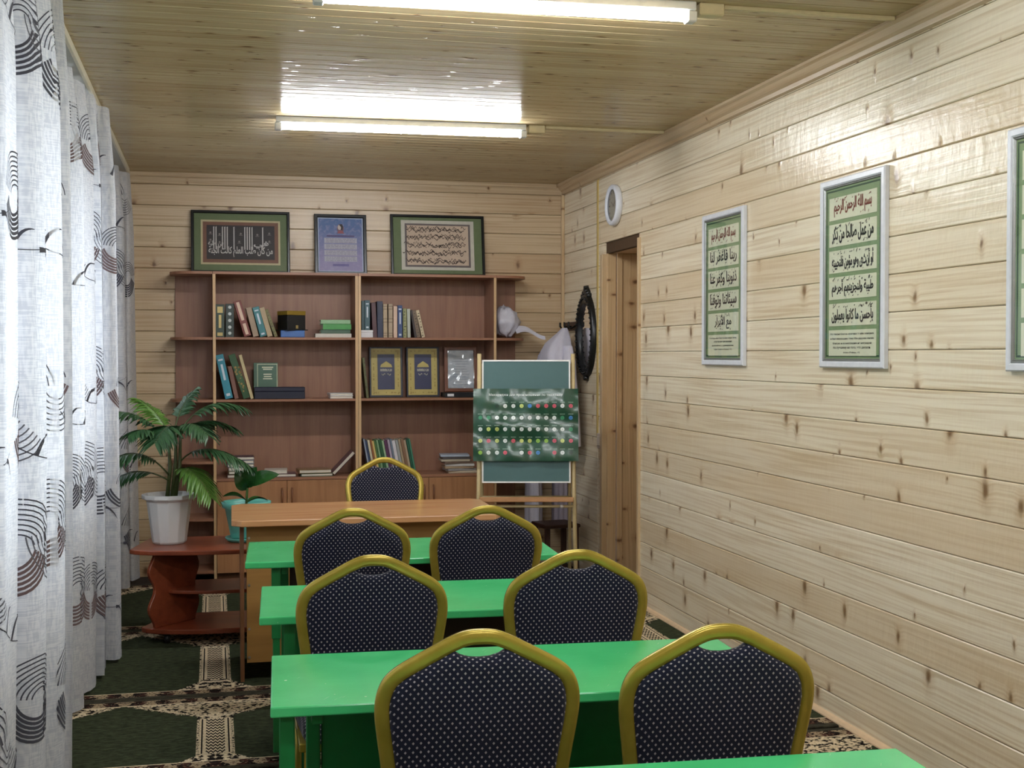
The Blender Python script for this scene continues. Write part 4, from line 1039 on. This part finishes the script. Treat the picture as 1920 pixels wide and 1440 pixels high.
# ------------------------------------------------------------------ plant stand and plants
M_cherry = laminate('cherry_laminate', srgb(150, 74, 46), srgb(118, 54, 34), 0, .28)
t = thing('plant_stand', 'reddish brown low stand with wavy sides carrying the two potted plants', 'stand', (.06, 6.71, .011), 0)
def stand_board(w0, w1, y0, y1, z, th=.02):
    pts = [(-w0, y1), (-w1, y0 + .13)] + [(-w1 * math.cos(a) * .98, y0 + .13 - .13 * math.sin(a)) for a in [R(q) for q in range(15, 166, 10)]] + [(w1, y0 + .13), (w0, y1)]
    return MB().prism(pts, z - th, z, 'z')
stand_board(.40, .485, -.02, .52, .490, .024).build('top_board', M_cherry, t, .005, 2)
stand_board(.22, .34, .10, .46, .262, .018).build('middle_shelf', M_cherry, t, .004, 2)
stand_board(.30, .43, .02, .48, .078, .026).build('bottom_board', M_cherry, t, .005, 2)
for s in (-1, 1):
    prof = []
    for k in range(25):
        z = .078 + (.466 - .078) * k / 24; prof.append((.02 * math.cos(4 * math.pi * (z - .078) / .39) + .01, z))
    for k in range(24, -1, -1):
        z = .078 + (.466 - .078) * k / 24; prof.append((.33 - .015 * math.cos(4 * math.pi * (z - .078) / .39), z))
    o = MB().prism(prof, -.010, .010, 'y').build('side_panel', M_cherry, t, .003)
    o.location = (s * .385, .09, 0); o.rotation_euler = (0, 0, R(46 if s < 0 else 134))
for x, y in ((-.3, .1), (.3, .1), (-.22, .4), (.22, .4)):
    MB().cyl((x - .012, y, .025), (x + .012, y, .025), .025, n=14).box(x - .016, x + .016, y - .012, y + .012, .03, .052).build('caster', flat((24, 24, 26), .5), t)
TOPZ = .501
def leaf_mat(name, a, b, rough=.38):
    t = NT(name); pos = t.n('ShaderNodeNewGeometry').outputs['Position']; f = t.noise(pos, 14.0, 2.0)
    t.set(col=t.mix(f, a, b), rough=rough); t.bsdf.inputs['Subsurface Weight'].default_value = 0.0
    return t.mat
M_palm = leaf_mat('palm_leaf', srgb(30, 62, 36), srgb(64, 104, 62)); M_palm2 = leaf_mat('young_palm_leaf', srgb(58, 104, 40), srgb(112, 150, 66)); M_stem = flat((74, 84, 44), .5); M_soil = flat((52, 38, 30), .95)
t = thing('potted_palm', 'potted palm with drooping fronds in a white faceted pot', 'plant', (-.232, 7.01, TOPZ), 0)
M_pot = flat((214, 212, 210), .35, 0, .04)
p = MB(); p.lathe([(.0, .002), (.082, .0), (.090, .012), (.118, .228), (.142, .240), (.142, .262), (.134, .262), (.126, .246), (.112, .236), (.0, .232)], 12, flatside=True); pot = p.build('pot', M_pot, t, .003)
MB().lathe([(.0, .240), (.06, .243), (.108, .2375)], 16).build('soil', M_soil, t)
ST = Vector((.02, 0, .235))
stems = [(Vector((.015, .0, .235)), Vector((.035, .0, .62))), (Vector((-.01, .01, .235)), Vector((.00, .0, .55))), (Vector((.03, -.01, .235)), Vector((.06, -.01, .58)))]
m = MB()
for a, b in stems: m.tube([a, a.lerp(b, .5) + Vector((.01, 0, 0)), b], [.012, .010, .007], 8)
m.build('stem', M_stem, t)
def frond(p0, p1, p2, L, mat, seed, bare=.25, n=19, wid=.024, droop=.5):
    rg = random.Random(seed); p0, p1, p2 = Vector(p0), Vector(p1), Vector(p2)
    B = lambda q: p0 * (1 - q) ** 2 + p1 * 2 * q * (1 - q) + p2 * q * q
    m = MB(); m.tube([B(i / 12) for i in range(13)], [.005 * (1 - .7 * i / 12) for i in range(13)], 5)
    o = m.build('frond', M_stem, t); lf = MB()
    for i in range(n):
        q = bare + (1 - bare) * (i + .5) / n; c = B(q); d = (B(min(q + .02, 1)) - B(q - .02)).normalized()
        side = d.cross(Vector((0, 0, 1))); side = side.normalized() if side.length > .05 else Vector((0, 1, 0))
        up = side.cross(d).normalized()
        ln = 1.12 * L * (.55 + .45 * math.sin(math.pi * min(1, .15 + .9 * (i + .5) / n))) * rg.uniform(.88, 1.1)
        for s in (-1, 1):
            dirv = (side * s * .85 + d * .62 + up * .10).normalized(); w = wid * rg.uniform(.85, 1.15)
            pts = []; g = droop * rg.uniform(.7, 1.3)
            for j in range(5):
                e = j / 4; pts.append(c + dirv * ln * e + Vector((0, 0, -g * ln * e * e)))
            wv = dirv.cross(up).normalized(); vs = []
            for j, pt in enumerate(pts):
                ww = w * (.45, 1.0, .95, .6, .04)[j] / 2; vs += [pt + wv * ww + up * .002, pt - up * .0015, pt - wv * ww + up * .002]
            lf.add(vs, [(3 * j + k, 3 * j + k + 1, 3 * j + k + 4, 3 * j + k + 3) for j in range(4) for k in (0, 1)], True)
    lf.build('leaflets', mat, o, fixn=False)
F = [((.00, 0, .52), (-.12, -.04, .72), (-.285, -.10, .700), .12, M_palm), ((.0, 0, .36), (-.14, -.08, .56), (-.290, -.16, .440), .13, M_palm),
     ((.0, 0, .33), (-.16, -.02, .44), (-.285, -.10, .330), .11, M_palm), ((.01, 0, .55), (-.05, .10, .70), (-.17, .16, .760), .11, M_palm2),
     ((.03, 0, .60), (.06, .06, .74), (.14, .08, .815), .10, M_palm), ((.05, 0, .58), (.18, .0, .80), (.385, .04, .715), .13, M_palm),
     ((.05, 0, .56), (.16, .08, .70), (.34, .12, .60), .12, M_palm), ((.05, 0, .42), (.16, -.08, .58), (.40, -.12, .420), .15, M_palm),
     ((.04, -.01, .34), (.09, -.12, .50), (.215, -.20, .255), .13, M_palm2), ((.02, 0, .55), (.02, -.12, .70), (-.06, -.22, .545), .13, M_palm),
     ((.04, 0, .56), (.10, -.10, .70), (.20, -.18, .580), .12, M_palm), ((.0, 0, .50), (-.08, -.1, .66), (-.19, -.18, .585), .11, M_palm)]
for i, (a, b, c_, L, mt) in enumerate(F): frond(a, b, c_, L, mt, i)
# rubber plant
t = thing('potted_rubber_plant', 'small plant with broad glossy leaves in a turquoise pot', 'plant', (.168, 7.01, TOPZ), 0)
M_teal = flat((104, 190, 176), .35, 0, .05)
MB().lathe([(0, .0), (.098, .0), (.112, .016), (.112, .022), (.098, .016), (.0, .010)], 28).build('saucer', M_teal, t)
MB().lathe([(.0, .012), (.080, .0175), (.084, .03), (.112, .175), (.128, .182), (.132, .210), (.126, .212), (.118, .195), (.108, .18), (.0, .176)], 28).build('pot', M_teal, t)
MB().lathe([(.0, .190), (.06, .192), (.1145, .1865)], 20).build('soil', M_soil, t)
MB().tube([(0, 0, .185), (.006, 0, .28), (.0, .0, .345)], [.007, .006, .004], 8).build('stem', flat((84, 120, 60), .5), t)
M_rub = leaf_mat('rubber_leaf', srgb(18, 52, 22), srgb(44, 92, 40), .18)
def broad(base, tip, w, up):
    base, tip, up = Vector(base), Vector(tip), Vector(up).normalized(); d = tip - base; s = d.cross(up).normalized(); n = s.cross(d).normalized()
    def fn(a, b):
        e = (b - .5) * 2; prof = math.sin(math.pi * min(1, a ** .8)) ** .75 if 0 < a < 1 else 0
        return base + d * a + s * e * w / 2 * prof + n * (.018 * math.sin(math.pi * a) + .012 * e * e * prof)
    m = MB(); m.grid(fn, 12, 6); m.build('leaf', M_rub, t, fixn=False)
broad((0, 0, .30), (.175, -.03, .355), .085, (0, -.8, .6)); broad((0, 0, .27), (-.055, -.02, .385), .09, (.1, -1, .25)); broad((0, 0, .29), (.055, -.05, .40), .085, (-.3, -1, .2))
broad((0, -.01, .215), (-.125, -.06, .245), .06, (0, -.3, 1)); broad((0, 0, .33), (-.01, .02, .42), .05, (.5, -1, 0)); broad((0, .01, .20), (.12, .05, .205), .06, (0, 0, 1))

# ------------------------------------------------------------------ easel with chalkboard and poster
M_beam = flat((206, 186, 140), .35); YE = 7.60
t = thing('easel', 'beige tube easel with a green chalkboard standing right of the desk', 'easel', (1.838, YE - .105, .014), 0); t.rotation_euler = (R(-6), 0, R(-13))
for s in (-1, 1):
    MB().tube([(s * .288, .012, 1.50), (s * .290, .012, .75), (s * .300, -.04, .0)], .013, 10).build('front_leg', M_beam, t)
    MB().tube([(s * .27, .03, 1.44), (s * .28, .40, .042)], .011, 10).build('rear_leg', M_beam, t)
b = MB().box(-.262, .262, -.012, 0, .715, 1.453).build('chalkboard', flat((74, 108, 108), .55, 0, .05), t)
m = MB(); ring_frame(m, .540, .752, [(0, .002), (0, -.016), (.009, -.016), (.009, -.010)]); m.v = [(p[0], p[1], p[2] + .708) for p in m.v]; m.build('board_frame', flat((236, 236, 232), .35), t, fixn=False)
MB().box(-.285, .285, -.06, -.004, .592, .622).build('tray', laminate('tray_wood', srgb(190, 140, 92), srgb(160, 112, 70), 0, .4), t, .003)
MB().tube([(-.29, .0, .566), (.29, .0, .566)], .009, 8).build('cross_bar', M_beam, t); MB().tube([(-.275, .24, .62), (.275, .24, .62)], .009, 8).build('cross_bar', M_beam, t)
for x in (-.2, .215): MB().lathe([(0, 0), (.012, .002), (.014, .010), (.008, .018), (0, .02)], 12).build('knob', flat((222, 216, 206), .3), t).location = (x, -.012, .556)
# poster: thin glossy sheet, slightly rippled
def ripple(p):
    x, y, z = p; q = Vector((x * 5.5, z * 6.5, 2.0)); e = Vector((x * 15, z * 12, 7.0))
    return (x, y - .022 - .016 * mn.noise(q) - .007 * mn.noise(e) - .004 * math.sin(z * 40 + x * 6), z)
t = thing('poster', 'rippled dark green glossy poster with rows of coloured dots hung on the chalkboard', 'poster', (1.851, YE - .034, .851), 0); t.rotation_euler = (R(-6), 0, R(-13.5))
tm = NT('glossy_poster'); pos = tm.n('ShaderNodeNewGeometry').outputs['Position']
tm.set(col=tm.mix(tm.noise(pos, 9.0, 2.0), srgb(20, 62, 44), srgb(38, 88, 64)), rough=.30, spec=.6, coat=.35, coatr=.16)
w, h = .640, .442
m = MB(); m.grid(lambda a, b: ripple((-w / 2 + w * a, 0, h * b)), 48, 34); m.build('poster_sheet', tm.mat, t, fixn=False)
def on_sheet(p): q = ripple(p); return (q[0], q[1] - .0016, q[2])
M_w = flat((226, 234, 230), .3); PC = {'W': M_w, 'Y': flat((206, 220, 130), .3), 'R': flat((214, 96, 112), .3), 'B': flat((78, 140, 206), .3), 'G': flat((70, 150, 110), .3), 'L': flat((150, 196, 84), .3), 'D': flat((40, 70, 56), .3)}
cols = [212, 342, 475, 603, 732, 862, 990, 1120, 1250, 1378, 1505, 1637]; rws = [380, 570, 755, 940, 1130]
rowc = ['..DWWYBRRRWR', 'GGWWWWWWWWGB', 'WYYWWWWWWWWG', 'YRYWRYYLLRYR', 'LWWR.WRB.RWD']
lab = MB(); ink = MB()
for r_, rw in enumerate(rowc):
    for c_, k in enumerate(rw):
        if k == '.': continue
        x = ((cols[c_] - 100) / 1655 - .5) * w; z = (1 - (rws[r_] - 100) / 1165) * h
        n = 14; d = MB(); d.add([on_sheet((x + .0125 * math.cos(2 * math.pi * q / n), 0, z + .0125 * math.sin(2 * math.pi * q / n))) for q in range(n)], [tuple(range(n))]); d.build('dot', PC[k], t, fixn=False)
        for q in range(3):
            a = rg.uniform(0, 3); lx, lz = .0045 * math.cos(a), .0045 * math.sin(a); P = [(x - lx, -.0007, z - lz), (x + lx, -.0007, z + lz), (x + lx + .001, -.0007, z + lz - .0018), (x - lx + .001, -.0007, z - lz - .0018)]
            ink.add([on_sheet(v) for v in P], [(0, 1, 2, 3)]); break
        for q in range(4): 
            xx = x - .015 + q * .008; lab.add([on_sheet(v) for v in [(xx, 0, z + .020), (xx + .006, 0, z + .020), (xx + .006, 0, z + .025), (xx, 0, z + .025)]], [(0, 1, 2, 3)])
lab.build('caption_marks', flat((150, 176, 160), .4), t, fixn=False); ink.build('letter_marks', flat((60, 70, 66), .4), t, fixn=False)
lettering('title', 'Махариджи для произношения по таджвиду', .45, .019, M_w, t, 0, 0, .403, 1, .01, fn=on_sheet)

# ------------------------------------------------------------------ clock, mirror, switch
t = thing('wall_clock', 'white rimmed round wall clock above the doorway', 'clock', (XR, 7.69, 2.437), -math.pi / 2)
def ylathe(prof, n=40, sx=1.0, sz=1.0):
    m = MB(); m.lathe(prof, n); m.v = [(p[0] * sx, -p[2], p[1] * sz) for p in m.v]; return m
ylathe([(.0, .0), (.122, .0), (.128, .01), (.128, .034), (.120, .042), (.106, .042), (.098, .030)]).build('rim', M_fwhite, t)
ylathe([(.0, .020), (.104, .020)]).build('dial', flat((150, 148, 136), .5), t)
m = MB()
for k in range(12):
    a = R(30 * k); c_, s_ = math.cos(a), math.sin(a); r0, r1 = (.072, .094) if k % 3 == 0 else (.082, .094)
    m.add([(r * s_ + o * c_, -.0212, r * c_ - o * s_) for r, o in ((r0, -.004), (r1, -.004), (r1, .004), (r0, .004))], [(0, 1, 2, 3)])
m.build('hour_marks', M_ink, t, fixn=False)
m = MB()
for a, l, w_ in ((R(300), .05, .004), (R(65), .078, .003)):
    c_, s_ = math.cos(a), math.sin(a); m.add([(r * s_ + o * c_, -.0235, r * c_ - o * s_) for r, o in ((-.015, -w_), (l, -w_ / 2), (l, w_ / 2), (-.015, w_))], [(0, 1, 2, 3)])
m.build('hands', M_blackf, t, fixn=False)
ylathe([(.0, .0305), (.100, .0300)]).build('glass', M_glass, t)
t = thing('oval_mirror', 'black ornate oval mirror on the right wall near the corner', 'mirror', (XR, 8.315, 1.63), -math.pi / 2)
m = ylathe([(.155, .0), (.165, .025), (.178, .034), (.192, .030), (.206, .036), (.214, .024), (.216, .0)], 56, .92, 1.30)
for k in range(40):
    a = 2 * math.pi * k / 40; m.cyl((.195 * .92 * math.cos(a), -.03, .195 * 1.3 * math.sin(a)), (.195 * .92 * math.cos(a), -.043, .195 * 1.3 * math.sin(a)), .011, .006, 6)
m.build('frame', M_blackf, t)
m = MB()
for x, z, r in ((0, .30, .030), (-.035, .284, .024), (.035, .284, .024), (-.065, .268, .018), (.065, .268, .018), (0, .325, .014)): m.cyl((x, 0, z), (x, -.032, z), r, r * .6, 10)
m.build('crest', M_blackf, t)
MB().cyl((0, 0, -.288), (0, -.032, -.288), .024, .014, 10).build('finial', M_blackf, t)
tm = NT('mirror_silver'); tm.set(col=(.9, .9, .9, 1), metal=1.0, rough=.03)
ylathe([(.0, .012), (.168, .012)], 56, .92, 1.30).build('mirror_glass', tm.mat, t)
t = thing('light_switch', 'white light switch at the foot of the yellowish trim beside the doorway', 'switch', (XR, 8.03, .885), -math.pi / 2)
MB().box(-.042, .042, -.012, 0, 0, .10).build('plate', flat((196, 178, 160), .4), t, .003); MB().box(-.026, .026, -.017, -.012, .02, .08).build('rocker', flat((206, 190, 172), .4), t, .002)

# ------------------------------------------------------------------ clothes on the hook, stool
def garment(name, mat, parent, secs, n=36, seed=0):
    """lofted cloth: secs = [(z, cx, cy, rx, ry, fold)]"""
    m = MB(); vs = []
    for z, cx, cy, rx, ry, f in secs:
        for k in range(n):
            a = 2 * math.pi * k / n; q = 1 + f * (math.sin(7 * a + seed) + .6 * math.sin(11 * a + 2 * seed + 1)) 
            vs.append((cx + rx * q * math.cos(a), cy + ry * q * math.sin(a), z))
    fs = [(i * n + k, i * n + (k + 1) % n, (i + 1) * n + (k + 1) % n, (i + 1) * n + k) for i in range(len(secs) - 1) for k in range(n)]
    m.add(vs, fs, True); return m.build(name, mat, parent, fixn=False)
M_shirt = flat((206, 202, 214), .8, 0, .05); M_robe = flat((150, 140, 150), .85); M_dcoat = flat((60, 46, 44), .85)
t = thing('hook_rail', 'dark coat hooks on the wall by the corner', 'hooks', (XR, 8.68, 1.70), 0)
MB().box(-.016, 0, -.16, .16, -.03, .03).build('rail', M_dkbrown, t, .003)
for yy in (-.11, 0, .11): MB().tube([(-.016, yy, .0), (-.05, yy, -.02), (-.066, yy, .0), (-.066, yy, .028)], .007, 8).build('hook', M_blackf, t)
t = thing('white_shirt', 'white collared shirt hanging from the hooks beside the mirror', 'clothing', (2.375, 8.575, 0), R(0))
garment('shirt_body', M_shirt, t, [(1.685, .0, .0, .018, .03, .02), (1.65, -.01, 0, .04, .06, .05), (1.58, -.045, .0, .08, .14, .06), (1.50, -.06, .0, .105, .19, .06), (1.36, -.05, .0, .095, .20, .08), (1.15, -.035, .0, .085, .19, .10), (.98, -.015, 0, .074, .185, .13), (.86, -.015, 0, .078, .19, .14)], seed=1)
for s in (-1, 1):
    garment('sleeve', M_shirt, t, [(1.56, -.02, s * .15, .03, .05, .04), (1.46, -.03, s * .21, .045, .055, .06), (1.25, -.02, s * .235, .045, .052, .08), (1.05, -.01, s * .245, .046, .05, .08), (.88, -.005, s * .25, .048, .052, .08)], 20, 2)
MB().tube([(-.02, -.05, 1.60), (-.062, -.02, 1.56), (-.075, .01, 1.50), (-.062, .05, 1.56), (-.02, .08, 1.62)], [.012, .016, .014, .016, .012], 6).build('collar', M_fwhite, t)
t = thing('grey_robe', 'long greyish robe hanging lowest under the white shirt by the corner', 'clothing', (2.405, 8.80, 0), 0)
garment('robe_body', M_robe, t, [(1.62, 0, 0, .02, .03, .02), (1.52, 0, 0, .035, .08, .04), (1.2, 0, 0, .042, .095, .06), (.8, 0, 0, .045, .10, .08), (.5, 0, 0, .048, .105, .09), (.27, 0, 0, .05, .105, .10)], seed=3)
t = thing('pale_cloth', 'pale cloth hanging beside the end shelf behind the easel', 'clothing', (2.215, 8.80, 0), 0)
garment('cloth_body', M_shirt, t, [(1.50, .05, .02, .015, .03, .03), (1.30, .02, .02, .03, .06, .06), (1.0, 0, .02, .045, .08, .10), (.70, 0, .02, .05, .085, .12), (.45, 0, .02, .055, .09, .12), (.30, 0, .02, .055, .09, .13)], 28, 5)
t = thing('stool', 'dark wooden stool in the corner below the hanging clothes', 'stool', (2.27, 8.42, .0), R(8))
MB().box(-.13, .13, -.13, .13, .33, .355).build('seat', M_dkbrown, t, .006)
for x in (-1, 1):
    for y in (-1, 1): MB().box(x * .105 - .016, x * .105 + .016, y * .105 - .016, y * .105 + .016, 0, .33).build('leg', M_dkbrown, t, .003)
    MB().box(x * .105 - .008, x * .105 + .008, -.09, .09, .12, .145).build('stretcher', M_dkbrown, t, .002)
